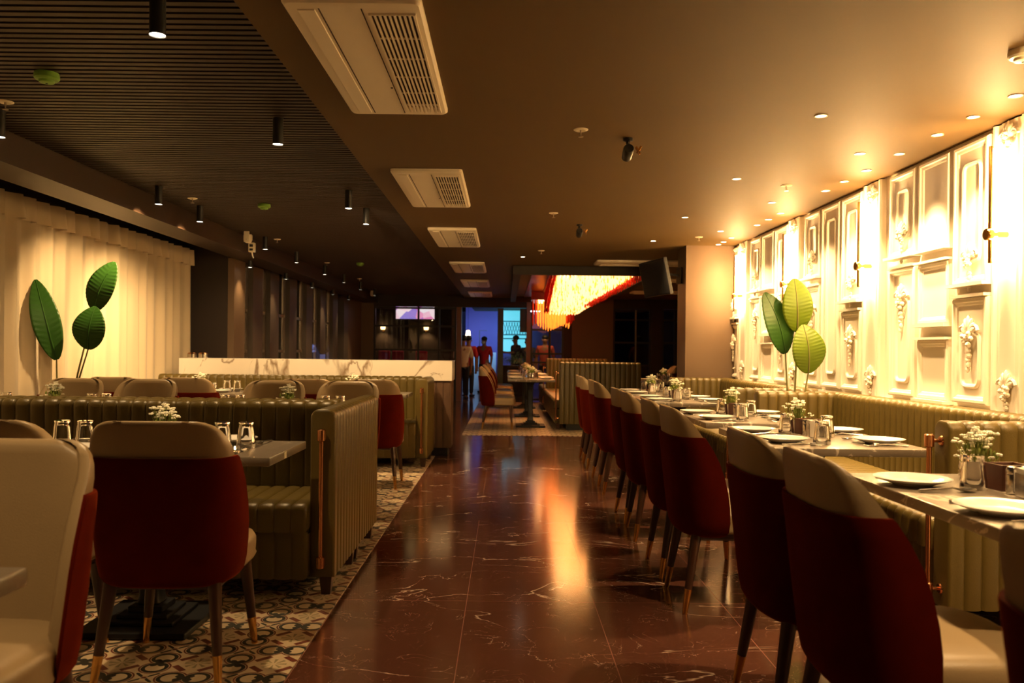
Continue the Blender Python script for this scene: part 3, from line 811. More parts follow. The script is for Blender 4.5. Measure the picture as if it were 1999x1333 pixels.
def mk_flowers():
    root = empty('flower_pot'); root['category'] = 'flower pot'
    MB().lathe([(.030, 0), (.032, .003), (.038, .062), (.040, .068), (.036, .068), (.034, .06), (.001, .058)], 20).obj('pot', 'ceramic', root, True)
    rnd = random.Random(3); sp = MB(); bl = MB()
    for k in range(62):
        a = rnd.uniform(0, 2 * PI); rr = abs(rnd.gauss(0, .045)); rr = min(rr, .088); z = .16 - rr * rr * 7 + rnd.uniform(-.03, .03)
        p = (rr * math.cos(a), rr * math.sin(a), max(z, .075))
        sp.tube([(p[0] * .2, p[1] * .2, .058), (p[0] * .7, p[1] * .7, p[2] * .7), p], [.0016, .0013, .001], 4)
        for q in range(5):
            b2 = 2 * PI * q / 5 + k; bl.ball((p[0] + .0062 * math.cos(b2), p[1] + .0062 * math.sin(b2), p[2] + rnd.uniform(0, .004)), (.0058, .0058, .004), 5, 3)
    for k in range(26):
        a = rnd.uniform(0, 2 * PI); rr = rnd.uniform(.01, .06)
        sp.ball((rr * math.cos(a), rr * math.sin(a), rnd.uniform(.07, .13)), (.009, .005, .014), 5, 3)
    sp.obj('sprigs', 'sprig', root, True); o = bl.obj('blossoms', 'blossom', root, True); o['kind'] = 'stuff'; return root
def mk_caddy():
    root = empty('condiment_caddy'); root['category'] = 'caddy'
    m = MB(); w, d, h, t_ = .055, .045, .085, .006
    m.box(-w, w, -d, d, 0, t_); m.box(-w, w, -d, -d + t_, 0, h); m.box(-w, w, d - t_, d, 0, h); m.box(-w, -w + t_, -d, d, 0, h); m.box(w - t_, w, -d, d, 0, h)
    m.obj('box', 'caddy', root)
    MB().box(-.042, .042, -.032, .032, .006, .075, .002).obj('sachets', 'porcelain', root)
    return root
def mk_shaker():
    root = empty('pepper_shaker'); root['category'] = 'shaker'
    MB().lathe([(.018, 0), (.019, .004), (.019, .062), (.017, .066)], 16).obj('body', 'steel', root, True)
    MB().lathe([(.0195, .066), (.0195, .08), (.015, .088), (.004, .090)], 16).obj('cap', 'steel', root, True); return root
def mk_napkins():
    root = empty('napkin_holder'); root['category'] = 'napkin holder'
    MB().box(-.045, .045, -.018, -.016, 0, .075).obj('side_plate', 'steel', root); MB().box(-.045, .045, .016, .018, 0, .075).obj('side_plate', 'steel', root)
    MB().box(-.045, .045, -.018, .018, 0, .003).obj('base', 'steel', root)
    MB().box(-.042, .042, -.014, .014, .003, .092, .003).obj('napkins', 'porcelain', root); return root
pPL, pGL, pSN, pFK, pFL, pCD, pSH, pNP = mk_plate(), mk_glass(), mk_spoon(), mk_fork(), mk_flowers(), mk_caddy(), mk_shaker(), mk_napkins()
TZ = .7755
def dress(x, y, phrase, z0=0.0, level=3, rot=0, w=.24, l=.26, skip=()):
    """place settings: two on each long side"""
    rnd = random.Random(int(y * 100)); z = TZ + z0
    def W(lx, ly): 
        c, s = math.cos(rot), math.sin(rot); return (x + lx * c - ly * s, y + lx * s + ly * c, z)
    sides = ((-1, 'aisle side') , (1, 'wall side')) if rot == 0 else ((-1, 'near side'), (1, 'far side'))
    ends = ((-1, 'near'), (1, 'far')) if rot == 0 else ((-1, 'right'), (1, 'left'))
    for sx, sn in sides:
        for sy, en in ends:
            if (sx, sy) in skip: continue
            ph = '%s %s of the %s' % (en, sn, phrase)
            j = rnd.uniform(-.012, .012)
            place(pPL, 'white dinner plate, ' + ph, W(sx * w + j, sy * l + j), 0, 'white dinner plates')
            place(pGL, 'upturned drinking glass, ' + ph, (W(sx * (w - .157), (sy * l - .085 if sx < 0 else (.03 if sy < 0 else .482)) + rnd.uniform(-.006, .006)) if rot == 0 else W(rnd.uniform(-.008, .008), sy * (.405 if sx < 0 else .30))), rnd.uniform(0, 1), 'upturned drinking glasses')
            if level >= 3:
                a = (R(-90) if sx < 0 else R(90)) + rot
                place(pSN, 'steel spoon, ' + ph, W(sx * (w - (.10 if rot == 0 else .07)), sy * l - sy * .155), a + rnd.uniform(-.12, .12), 'steel spoons')
                place(pFK, 'steel fork, ' + ph, W(sx * (w - (.10 if rot == 0 else .07)), sy * l + sy * .155), a + rnd.uniform(-.12, .12), 'steel forks')
    place(pFL, 'small white pot of white baby\'s breath on the ' + phrase, W(.03, .335) if rot == 0 else W(0, -.04), rnd.uniform(0, 6), 'flower pots on the tables')
    if level >= 1:
        place(pCD, 'dark wooden caddy of sachets on the ' + phrase, W(.035, .175) if rot == 0 else W(0, .14), R(8) if rot == 0 else R(3), 'wooden table caddies')
        place(pSH, 'steel shaker left of the caddy on the ' + phrase, W(-.01, .075) if rot == 0 else W(-.023, -.17), 0, 'steel shakers')
        place(pSH, 'steel shaker right of the caddy on the ' + phrase, W(.035, .075) if rot == 0 else W(.023, -.17), 0, 'steel shakers')
    if level >= 2 and rot == 0:
        place(pNP, 'steel napkin holder with white napkins on the ' + phrase, W(-.012, -.005), R(80), 'napkin holders')
ph = ['nearest table along the white wall', 'second table along the white wall', 'third table along the white wall', 'fourth table along the white wall', 'fifth table along the white wall']
for k, (x, y, l) in enumerate(TR): dress(x, y, ph[k], 0, 3 if k < 4 else 2)
for k, (x, y, l) in enumerate(TF): dress(x, y, ['first far table before the doorway', 'second far table before the doorway', 'last far table before the doorway'][k], .004, 1)
dress(2.5, 13.0, 'table beyond the brown column', .004, 1)
pl_ = ['front left table', 'middle left table by the curtain', 'middle left table by the aisle', 'bar-side left table by the curtain', 'bar-side left table by the aisle']
for k, (x, y, l) in enumerate(TL[:5]):
    dress(x, y, pl_[k], .004, 3 if k == 0 else 1, R(90), .185, .28)
    # for the left tables local -x is the chair side
candle = thing('tealight', 'small steel tealight glowing beside the glass on the front left table', 'candle', (-1.13, 3.50, TZ + .004))
MB().lathe([(.018, 0), (.02, .002), (.02, .016), (.018, .017)], 16).obj('cup', 'steel', candle, True)
MB().ball((0, 0, .022), (.004, .004, .008), 8, 6).obj('flame', emis('flame', (1, .6, .2), 30), candle, True)

# ------------------------------------------------------------------ banquettes
def channel(mb, sec, a0, a1, axis, pitch=.08, depth=.011, endr=.02, T=None):
    """sec: closed list of (u, z); runs along axis from a0 to a1 with stitched channels"""
    n = len(sec); nr = []
    for i in range(n):
        p = Vector(sec[i - 1]); q = Vector(sec[(i + 1) % n]); d = (q - p); 
        nr.append(Vector((d.y, -d.x)).normalized() if d.length > 1e-9 else Vector((0, 0)))
    L = a1 - a0; k = max(1, round(L / pitch)); pw = L / k; st = []
    st.append((a0, endr)); st.append((a0 + endr * .3, endr * .3)); st.append((a0 + endr, 0))
    for c in range(k):
        for u, h in ((0, 1), (.07, .45), (.22, .1), (.5, 0), (.78, .1), (.93, .45)):
            s = a0 + (c + u) * pw
            if s <= a0 + endr or s >= a1 - endr: continue
            st.append((s, depth * h))
    st += [(a1 - endr, 0), (a1 - endr * .3, endr * .3), (a1, endr)]
    rings = []
    for s, ins in st:
        rg = []
        for (u, z), nn in zip(sec, nr):
            uu, zz = u - nn.x * ins, z - nn.y * ins
            rg.append((s, uu, zz) if axis == 'x' else (uu, s, zz))
        rings.append(rg)
    mb.loft(rings, True, True, T)
def sec_back(u0, u1, z0, z1, r=.045, ccw=True):
    pts = rrect(u0, u1, z0, z1, r, 0, 5); out = []
    # keep the bottom square: replace lower arcs with points
    s = [(p[0], p[1]) for p in pts]
    q = [(u1, z0)] + s[6:12] + s[12:18] + [(u0, z0)]
    # extra points on the long faces
    return q
def sec_seat(u0, u1, z0, z1, r=.05): return sec_back(u0, u1, z0, z1, r)
def legs(root, pts, h=.10):
    for (x, y) in pts:
        MB().loft([rrect(x - a, x + a, y - a, y + a, .004, z, 2) for a, z in ((.022, .004), (.032, h))]).obj('leg', 'walnut', root)
def rail(root, x, y, z0, z1, wx, wy):
    """copper rail standing off a panel end; bracket direction (wx,wy)"""
    r = MB().tube([(x, y, z0 - .03), (x, y, z1 + .03)], .0115, 12)
    ro = r.obj('copper_rail', 'copper', root, True); ro['label'] = 'copper rail'
    for z in (z0, z1):
        b_ = MB().tube([(x, y, z), (x + wx * .9, y + wy * .9, z)], .008, 10)
        b_.tube([(x + wx * .8, y + wy * .8, z), (x + wx * .9, y + wy * .9, z)], [.02, .024], 14)
        b_.tube([(x, y, z - .03), (x, y, z - .025), (x, y, z + .025), (x, y, z + .03)], [.015, .021, .021, .015], 14)
        b_.obj('bracket', 'copper', ro, True)
BZ = .93
def left_bench(name, label, x0, x1, yb, facing, wing_y0, wing_y1):
    """facing -1: seat on the camera side of the backrest"""
    root = thing(name, label, 'banquette', (0, 0, 0), 0, 'olive leather banquettes')
    yb0, yb1 = yb, yb + .13
    m = MB(); channel(m, sec_back(yb0, yb1, .10, BZ), x0, x1 - .12, 'x'); m.obj('backrest', 'olive', root, True, 50)
    if facing < 0: s0, s1 = yb - .60, yb + .01
    else: s0, s1 = yb + .12, yb + .73
    m = MB(); channel(m, sec_seat(s0, s1, .33, .47, .045), x0, x1 - .12, 'x'); m.obj('seat_cushion', 'olive', root, True, 50)
    m = MB(); channel(m, sec_back(s0 + .025, s1 - .025, .10, .34, .01), x0, x1 - .12, 'x', depth=.006); m.obj('seat_base', 'olive', root, True, 50)
    m = MB(); channel(m, sec_back(x1 - .125, x1, .10, BZ - .005), wing_y0, wing_y1, 'y', pitch=.078, endr=.012); m.obj('side_wing', 'olive', root, True, 50)
    legs(root, [(x1 - .05, wing_y0 + .06), (x1 - .05, wing_y1 - .06), (x0 + .1, wing_y0 + .1)])
    if facing < 0: rail(root, x1 - .062, wing_y0 - .035, .18, .80, 0, .055)
    return root
left_bench('banquette', 'long olive leather bench with channelled back behind the front left table', -3.84, -.83, 4.62, -1, 4.10, 4.80)
left_bench('banquette', 'olive leather bench backing onto the front one, facing the bar', -3.84, -.83, 4.81, 1, 4.815, 5.46)
# (its rail sits on the far end) 
left_bench('banquette', 'olive leather bench along the white marble bar', -3.84, -.80, 9.22, -1, 8.66, 9.40)

def right_booth(label, ya, yb, x_front=1.95):
    root = thing('banquette', label, 'banquette', (0, 0, 0), 0, 'olive leather banquettes')
    m = MB(); channel(m, sec_back(2.52, 2.66, .10, BZ), ya + .13, yb - .13, 'y'); m.obj('backrest', 'olive', root, True, 50)
    m = MB(); channel(m, sec_seat(x_front, 2.53, .33, .47, .045), ya + .13, yb - .13, 'y'); m.obj('seat_cushion', 'olive', root, True, 50)
    m = MB(); channel(m, sec_back(x_front + .02, 2.5, .10, .34, .01), ya + .13, yb - .13, 'y', depth=.006); m.obj('seat_base', 'olive', root, True, 50)
    for yy in (ya, yb - .135):
        m = MB(); channel(m, sec_back(yy, yy + .135, .10, BZ), x_front, 2.64, 'x', pitch=.078, endr=.012); m.obj('side_wing', 'olive', root, True, 50)
    legs(root, [(x_front + .06, ya + .07), (x_front + .06, yb - .07), (2.55, ya + .07)])
    rail(root, x_front - .055, ya + .068, .18, .84, .06, 0)
    return root
right_booth('olive leather U-shaped booth along the white wall with copper rail, nearest the camera', 3.66, 6.56)
right_booth('olive leather U-shaped booth along the white wall ending at the brown column', 7.02, 9.93)
# far booth: bench along the far tables, ended by a tall panel facing the camera
def far_booth(label, y0, y1, h, x1=2.1):
    root = thing('banquette', label, 'banquette', (0, 0, 0), 0, 'olive leather banquettes')
    m = MB(); channel(m, sec_back(y0, y0 + .14, .10, h), .84, 1.47, 'x'); m.obj('end_panel', 'olive', root, True, 50)
    m = MB(); channel(m, sec_back(y0, y0 + .14, .10, h), 1.475, x1, 'x'); m.obj('end_panel', 'olive', root, True, 50)
    m = MB(); channel(m, sec_seat(.76, 1.35, .33, .47, .045), y0 + .14, y1, 'y', pitch=.5); m.obj('seat_cushion', 'olive', root, True, 50)
    m = MB(); channel(m, sec_back(.78, 1.33, .10, .34, .01), y0 + .14, y1, 'y', pitch=.5); m.obj('seat_base', 'olive', root, True, 50)
    m = MB(); channel(m, sec_back(1.34, 1.47, .10, h - .12), y0 + .14, y1, 'y'); m.obj('backrest', 'olive', root, True, 50)
    MB().box(.95, x1 - .05, y0 + .03, y0 + .11, .004, .10).obj('plinth', 'blackpl', root)
    legs(root, [(.83, y0 + .2)])
    rail(root, .79, y0 + .07, .18, .88, .05, 0)
far_booth('tall olive leather booth, its end panel facing the camera, right of the far tables', 12.9, 16.9, 1.06)
far_booth('farthest olive leather booth under the second chandelier', 17.2, 19.2, 1.08)

# ------------------------------------------------------------------ bar counter
bar = thing('bar_counter', 'long bar counter with white veined marble top and brown wooden body', 'bar counter', (0, 0, 0))
m = MB().box(-3.72, -.63, 9.60, 10.02, .10, .87)
for k in range(38): 
    x = -3.72 + k * .0815; m.box(x, x + .07, 9.59, 9.60, .10, .87)
for k in range(5): m.box(-.63, -.62, 9.60 + k * .084, 9.60 + k * .084 + .074, .10, .87)
m.obj('body', 'barwood', bar)
MB().box(-3.74, -.61, 9.56, 10.06, .87, 1.10, .004).obj('marble_top', 'barmarble', bar)
MB().box(-3.70, -.66, 9.64, 9.98, .004, .10).obj('plinth', 'blackpl', bar)
def mk_canister():
    root = empty('canister'); root['category'] = 'canister'
    MB().lathe([(.05, 0), (.055, .004), (.055, .045), (.05, .05)], 20).obj('body', 'steel', root, True)
    MB().lathe([(.052, .05), (.04, .062), (.012, .066)], 20).obj('lid', 'copper', root, True); return root
pCN = mk_canister()
place(pCN, 'steel canister on the left end of the marble bar, by the curtain', (-3.66, 9.75, 1.101)); place(pCN, 'steel canister on the marble bar, right of the other one', (-3.52, 9.72, 1.101))

# ------------------------------------------------------------------ curtain
cu = thing('curtain', 'long cream pleated curtain hung along the left wall', 'curtain', (-4.0, 0, 0))
def drape(z0, z1, amp, freq, ph=0, off=0, nz=14, ya=1.6, yb=10.5, mb=None, flare=1.0):
    N = int((yb - ya) / .014); rings = []
    rnd = random.Random(5)
    for iz in range(nz + 1):
        z = z1 + (z0 - z1) * iz / nz; f = iz / nz; rg = []
        for k in range(N + 1):
            y = ya + (yb - ya) * k / N
            a = amp * (.75 + .45 * f)
            x = off + a * (math.sin(y * freq + ph + .5 * math.sin(y * 2.1)) + .55 * math.sin(y * freq * .37 + 1.3 + f * .6) + .3 * math.sin(y * freq * 1.9 + f))
            rg.append((x, y, z))
        rings.append(rg)
    mb.loft(rings, False, False, None, False)
m = MB(); drape(.02, 2.30, .030, 26, mb=m); o = m.obj('drape', 'curtain', cu, True, 180)
m = MB(); drape(2.25, 2.445, .034, 30, .4, .052, 4, mb=m); o = m.obj('pleated_header', 'curtain', cu, True, 180)
MB().box(-.03, .03, 1.5, 10.5, 2.445, 2.47).obj('track', 'blackmetal', cu)

# ------------------------------------------------------------------ tall leaf plants
def leaf(mb, base, tip, width, normal, bend=.05, fold=.05, nl=56, nw=6, rib=None, ripple=.003):
    base, tip = Vector(base), Vector(tip); ax = tip - base; L = ax.length; ax.normalize(); nn = Vector(normal); nn = (nn - ax * nn.dot(ax)).normalized(); sd = ax.cross(nn)
    rings = []; thick = .0015
    for k in range(nl + 1):
        t_ = k / nl; w = width / 2 * max(.02, math.sin(PI * max(0, min(1, t_ * .985 + .012)) ** .92)) ** .62
        c = base + ax * (L * t_) + nn * (bend * math.sin(PI * t_)); top = []; bot = []
        for j in range(-nw, nw + 1):
            q = j / nw; p = c + sd * (w * q) + nn * (fold * abs(q) * w + ripple * math.cos(t_ * 95 - abs(q) * 6) * abs(q))
            top.append(tuple(p + nn * thick)); bot.append(tuple(p - nn * thick))
        rings.append(top + list(reversed(bot)))
    mb.loft(rings, True, True)
    if rib is not None:
        pts = [base + ax * (L * k / 8) + nn * (bend * math.sin(PI * k / 8) + .003) for k in range(9)]
        rib.tube(pts, [.007 - .0006 * k for k in range(9)], 6)
def plant(name, label, loc, leaves, matl, pot_r, pot_h, group=None):
    root = thing(name, label, 'plant', loc)
    MB().lathe([(pot_r * .8, 0.004), (pot_r * .85, .01), (pot_r, pot_h - .01), (pot_r, pot_h), (pot_r * .9, pot_h), (pot_r * .88, pot_h - .03)], 24, None, True, False).obj('pot', 'pot', root, True)
    MB().lathe([(pot_r * .88, pot_h - .03), (.01, pot_h - .025)], 20, None, False, True).obj('soil', 'soil', root, True)
    for (bx, by, bz, tx, ty, tz, w, nrm, mm) in leaves:
        lf = MB(); rb = MB(); leaf(lf, (bx, by, bz), (tx, ty, tz), w, nrm, rib=rb)
        lo = lf.obj('leaf', mm, root, True, 180); rb.obj('midrib', 'leafdark' if mm == 'leafdark' else 'stem', lo, True)
        x0 = bx * .25
        MB().tube([(x0, by * .2, pot_h - .03), (x0 * .6 + bx * .4, by * .6, (pot_h + bz) / 2), (bx, by, bz)], [.009, .008, .006], 7).obj('stem', 'stem', root, True)
# right plant stands between the two booths; pixel measures turned into metres at its distance
D = 6.74; s_ = D / 1630
def RX(px): return (px - 987) * s_
def rp(px, py): return (RX(px) - 2.32, 0, 1.22 - (py - 685 - (px - 987) * .0105) * s_)
rl = []
def addleaf(lst, f, b_, t_, w, n, mm, dy=0): 
    a, c = f(*b_), f(*t_); lst.append((a[0], a[1] + dy, a[2], c[0], c[1] + dy * 1.0, c[2], w, n, mm))
addleaf(rl, rp, (1537, 690), (1495, 570), .25, (.25, -1, .15), 'leafdark', .05)
addleaf(rl, rp, (1556, 648), (1549, 543), .24, (-.1, -1, .2), 'leaf', 0)
addleaf(rl, rp, (1573, 728), (1562, 634), .28, (.1, -1, .1), 'leaf', -.06)
plant('potted_banana_plant', 'tall artificial plant with three big green leaves between the two right booths', (2.32, D, 0), rl, 'leaf', .13, .40)
D2 = 7.05
def lp(px, py): 
    return ((px - 987 + (py - 685) * .0105) * D2 / 1630 + 3.77, 0, 1.22 - (py - 685 - (px - 987) * .0105) * D2 / 1630)
ll = []
addleaf(ll, lp, (113, 702), (72, 546), .22, (.5, -1, .0), 'leafdark', -.02)
addleaf(ll, lp, (172, 682), (186, 598), .27, (.1, -1, .1), 'leafdark', 0)
addleaf(ll, lp, (178, 606), (220, 510), .23, (.1, -1, .2), 'leafdark', .04)
plant('potted_banana_plant', 'tall artificial plant with dark green leaves standing before the cream curtain', (-3.77, D2, 0), ll, 'leafdark', .11, .45)
# ------------------------------------------------------------------ TV on the column
tv = thing('television', 'black flat television tilted on an arm on the left side of the brown column', 'television', (1.98, 10.18, 2.16), R(12))
T = Matrix.Rotation(R(-12), 4, 'Y')
MB().box(-.20, -.155, -.40, .40, -.22, .22, .008, T).obj('screen_housing', 'blackpl', tv)
MB().box(-.2015, -.200, -.385, .385, -.20, .20, 0, T).obj('screen', 'screen_dark', tv)
MB().box(-.155, -.10, -.28, .28, -.18, .16, .02, T).obj('back_cover', 'blackpl', tv)
MB().tube([(-.10, 0, 0), (.02, .02, .02), (.14, 0, 0)], .018, 8).obj('mount_arm', 'blackmetal', tv, True)
MB().box(.125, .150, -.07, .07, -.10, .10, .004).obj('wall_plate', 'blackmetal', tv)

# ------------------------------------------------------------------ coffer and chandeliers
co = MB()
co.box(.10, 2.30, 12.50, 12.62, 2.37, CZ); co.box(.10, .22, 12.62, 19.6, 2.37, CZ); co.box(2.18, 2.30, 12.62, 19.6, 2.37, CZ); co.box(.22, 2.18, 19.5, 19.6, 2.37, CZ)
struct('trim_6', co, 'darkwall')
struct('trim_7', MB().box(.42, 2.0, 12.62, 19.5, 2.485, 2.499), 'redlacquer')
def chandelier(label, ptop, yz, xl, xr, n_ind=100, dx=.055, wave=0, e='amber'):
    """yz: (near y, far y, near bottom z, far bottom z); xl, xr: (near, far) edges"""
    root = thing('crystal_chandelier', label, 'chandelier', (0, 0, 0), 0, 'gold crystal chandeliers')
    y0, y1, z0, z1 = yz; rows_ = int((y1 - y0) / (dx * 1.6)) + 1
    cn = MB(); pl = MB()
    cn.loft([[(xl[0] - .03, y0 - .03, z), (xr[0] + .03, y0 - .03, z), (xr[1] + .03, y1 + .03, z), (xl[1] - .03, y1 + .03, z)] for z in (ptop + .014, 2.484)])
    cn.obj('canopy', 'redlacquer', root)
    pl.loft([[(xl[0] + .12, y0 + .12, z), (xr[0] - .12, y0 + .12, z), (xr[1] - .12, y1 - .12, z), (xl[1] + .12, y1 - .12, z)] for z in (ptop + .002, ptop + .012)]); pl.obj('light_panel', 'chandpanel', root)
    rnd = random.Random(11); rods = []
    for ky in range(rows_ + 1):
        t_ = ky / rows_; y = y0 + (y1 - y0) * t_; a = xl[0] + (xl[1] - xl[0]) * t_; b_ = xr[0] + (xr[1] - xr[0]) * t_
        nx = int((b_ - a) / dx)
        for kx in range(nx + 1):
            x = a + (b_ - a) * kx / nx; edge = kx < 2 or (kx > nx - 3 and t_ < .72)
            zb = z0 + (z1 - z0) * t_ + rnd.uniform(-.012, .012) + (.03 if kx < 2 else -.02 if edge else 0) + wave * math.sin(x * 11 + y * 2)
            rods.append((x + rnd.uniform(-.006, .006), y + rnd.uniform(-.01, .01), zb, 'redcrystal' if edge else 'amber2' if rnd.random() < .22 else e))
    def rod(mb, x, y, zb):
        a = rnd.uniform(0, .8); r = .012; zt = ptop
        ring = lambda rr, z: [(x + rr * math.cos(a + 2 * PI * k / 5), y + rr * math.sin(a + 2 * PI * k / 5), z) for k in range(5)]
        mb.loft([ring(.004, zt), ring(r, zt - .015), ring(r, zb + .02), ring(.003, zb)], False, True)
    rods.sort(key=lambda r_: r_[1])
    for r_ in rods[:n_ind]:
        mb = MB(); rod(mb, *r_[:3]); mb.obj('crystal_rod', r_[3], root)
    for mn in sorted({e, 'amber2', 'redcrystal'}):
        mb = MB()
        for r_ in rods[n_ind:]:
            if r_[3] == mn: rod(mb, *r_[:3])
        if mb.v: mb.obj('crystal_rods', mn, root)['kind'] = 'stuff'
chandelier('large glowing gold crystal chandelier under the red coffer', 2.43, (12.72, 17.2, 2.345, 1.97), (.70, .80), (2.08, 1.42), n_ind=95)
chandelier('smaller amber crystal chandelier hanging lower beyond the big one', 2.30, (17.7, 19.0, 1.86, 1.74), (.56, .62), (1.44, 1.42), wave=.06, n_ind=70, e='amber2')
def mk_pend():
    root = empty('pendant_lamp'); root['category'] = 'pendant lamp'
    MB().tube([(0, 0, .08), (0, 0, .45)], .004, 6).obj('cord', 'blackpl', root)
    MB().lathe([(.012, .085), (.03, .08), (.06, .05), (.078, .0), (.075, .0), (.057, .046), (.01, .074)], 18, None, True, True).obj('shade', 'blackpl', root, True)
    MB().ball((0, 0, .03), .02, 8, 6).obj('bulb', emis('pendant_bulb', (1, .35, .08), 5), root, True); return root
pPN = mk_pend()
for k, (x, y) in enumerate(((.86, 17.45), (1.02, 17.45), (1.20, 17.45))):
    place(pPN, 'black dome pendant lamp between the two chandeliers, %s of three' % ('left', 'middle', 'right')[k], (x, y, 2.05), 0, 'black dome pendants')
# arched black floor lamp between the booths
fl = thing('arc_floor_lamp', 'thin black arched lamp post with a white light strip before the far glass', 'floor lamp', (1.02, 19.6, .004))
MB().lathe([(.10, 0), (.10, .015), (.02, .02)], 20).obj('base', 'blackmetal', fl, True)
MB().tube([(0, 0, .015), (0, 0, 2.10), (-.02, 0, 2.15), (-.08, 0, 2.18), (-.42, 0, 2.18)], .018, 8).obj('post', 'blackmetal', fl, True)
MB().box(-.44, -.20, -.015, .015, 2.145, 2.162).obj('light_strip', emis('white_strip', (.75, .85, 1), 8), fl)

# ------------------------------------------------------------------ side room behind the left glass
struct('wall_side_room', MB().box(-4.4, -1.30, 24.0, 24.1, 0, 2.7), 'darkwall')
struct('wall_side_room_right', MB().box(-1.42, -1.30, 21.9, 24.0, 0, 2.7), 'taupe')
struct('wall_side_room_left', MB().box(-4.5, -4.4, 20.3, 24.1, 0, 2.7), 'darkwall')
m, nt, b = new_mat('screen_picture'); X.nt = nt
tc = nt.nodes.new('ShaderNodeTexCoord'); vo = nt.nodes.new('ShaderNodeTexVoronoi'); vo.inputs['Scale'].default_value = 4.5
nt.links.new(tc.outputs['Object'], vo.inputs['Vector'])
rmp = nt.nodes.new('ShaderNodeValToRGB'); el = rmp.color_ramp.elements
el[0].position = 0; el[0].color = (.9, .9, 1, 1); el[1].position = 1; el[1].color = (.15, .1, .45, 1)
for p, c in ((.35, (1, .8, .9, 1)), (.55, (.8, .1, .45, 1)), (.75, (.3, .25, .8, 1))):
    e_ = rmp.color_ramp.elements.new(p); e_.color = c
sepc = nt.nodes.new('ShaderNodeSeparateColor'); nt.links.new(vo.outputs['Color'], sepc.inputs[0]); nt.links.new(sepc.outputs[0], rmp.inputs[0])
nt.links.new(rmp.outputs[0], b.inputs['Emission Color']); b.inputs['Emission Strength'].default_value = .8; b.inputs['Base Color'].default_value = (.02, .02, .02, 1)
tv2 = thing('television', 'lit wall television with pink and purple picture behind the gridded glass', 'television', (-2.50, 23.0, 2.27))
MB().box(-.56, .56, 0, .05, -.22, .22, .006).obj('screen_housing', 'blackpl', tv2); MB().box(-.53, .53, -.004, 0, -.195, .195).obj('screen', m, tv2)
MB().tube([(0, .03, .2), (0, .03, .43)], .02).obj('ceiling_mount', 'blackmetal', tv2)
def mk_sconce():
    root = empty('wall_sconce'); root['category'] = 'wall lamp'
    MB().box(-.04, .04, .03, .05, -.06, .06, .004).obj('back_plate', 'brass', root)
    MB().lathe([(.05, 0), (.06, .004), (.075, .10), (.07, .10), (.055, .006)], 16, None, True, False).obj('shade', emis('sconce_shade', (1, .62, .25), 5), root, True); return root
pSC = mk_sconce()
for k, (x, z) in enumerate(((-3.52, 1.80), (-2.28, 1.80))):
    place(pSC, 'warm wall sconce behind the gridded glass, %s' % ('left one', 'right one'), (x, 23.93, z), 0, 'sconces in the side room') if False else place(pSC, 'warm wall sconce behind the gridded glass, %s' % ('the left one', 'the right one')[k], (x, 23.93, z), 0, 'sconces in the side room')
    spot('sconce_glow', (x, 23.72, z - .02), 14, 110, .8, WARM, (x, 24.0, z - .6))
def mk_stool():
    root = empty('bar_stool'); root['category'] = 'stool'
    MB().lathe([(.16, 0.0), (.16, .012), (.02, .03), (.02, .68)], 20).obj('stand', 'steel', root, True)
    MB().box(-.17, .17, -.16, .16, .68, .76, .03).obj('seat', 'magenta', root, True)
    MB().box(-.15, .15, .12, .17, .74, 1.20, .025).obj('backrest', 'magenta', root, True); return root
pST2 = mk_stool()
for k, x in enumerate((-3.10, -2.75, -2.15)):
    place(pST2, 'magenta bar stool behind the gridded glass, %s' % ('left of three', 'middle of three', 'right of three')[k], (x, 21.2, 0), 0, 'magenta bar stools')
area('side_room_lamp', (-2.8, 21.8, 2.6), 10, 1.0, .6, (1, .45, .3))

# ------------------------------------------------------------------ patio outside the door
struct('wall_patio_back', MB().box(-1.3, 4.6, 27.0, 27.2, 0, 4), mat('purple_lit_render', (.24, .13, .42), .7, noise=.08, nscale=3))
struct('wall_patio_low', MB().box(-1.35, -.30, 26.3, 26.5, 0, 1.17), mat('white_low_wall', (.8, .85, .9), .6))
cy = MB().box(-.10, .66, 26.4, 26.5, 1.16, 2.75)
struct('window_11', cy, emis('cyan_lit_window', (.12, .75, 1.0), .85))
g = MB()
for k in range(9): g.tube([(-.08 + k * .085, 26.33, 1.75), (-.08 + k * .085 + .12, 26.33, 2.12)], .008, 4); g.tube([(-.08 + k * .085, 26.33, 2.12), (-.08 + k * .085 + .12, 26.33, 1.75)], .008, 4)
for z in (1.60, 1.72, 2.14): g.box(-.10, .66, 26.32, 26.36, z, z + .03)
struct('trim_8', g, mat('teal_lattice', (.05, .25, .30), .5))
area('patio_blue', (-.6, 24.5, 3.4), 22, 3.0, 1.5, (.20, .09, 1.0), (R(35), 0, 0))
area('patio_cyan', (.2, 25.4, 2.8), 12, 1.6, .6, (.12, .6, 1.0), (R(-20), 0, 0))
area('low_wall_light', (-.9, 25.5, 2.0), 13, .8, .3, (.25, .55, 1.0), (R(50), 0, 0))
po = thing('lamp_pole', 'thin pale T-shaped pole against the purple outside wall', 'pole', (-.82, 26.15, 0))
MB().tube([(0, 0, 0), (0, 0, 1.85)], .011, 6).obj('post', 'alu', po); MB().tube([(0, 0, 1.85), (.25, 0, 1.85)], .009, 6).obj('arm', 'alu', po)
ln = thing('lantern', 'small warm white lantern hanging in the doorway beside the left post', 'lantern', (-1.02, 22.6, 1.62))
MB().lathe([(.06, 0), (.065, .01), (.05, .14), (.03, .15)], 14).obj('shade', emis('lantern_shade', (1, .72, .42), 5), ln, True); MB().tube([(0, 0, .15), (0, 0, .9)], .004, 5).obj('cord', 'blackpl', ln)
plb = thing('planter_box', 'dark planter box with a bushy plant outside the glass door', 'planter', (.22, 21.0, 0))
MB().box(-.42, .36, -.16, .16, 0, .86, .01).obj('box', 'pot', plb)
f = MB(); rnd = random.Random(4)
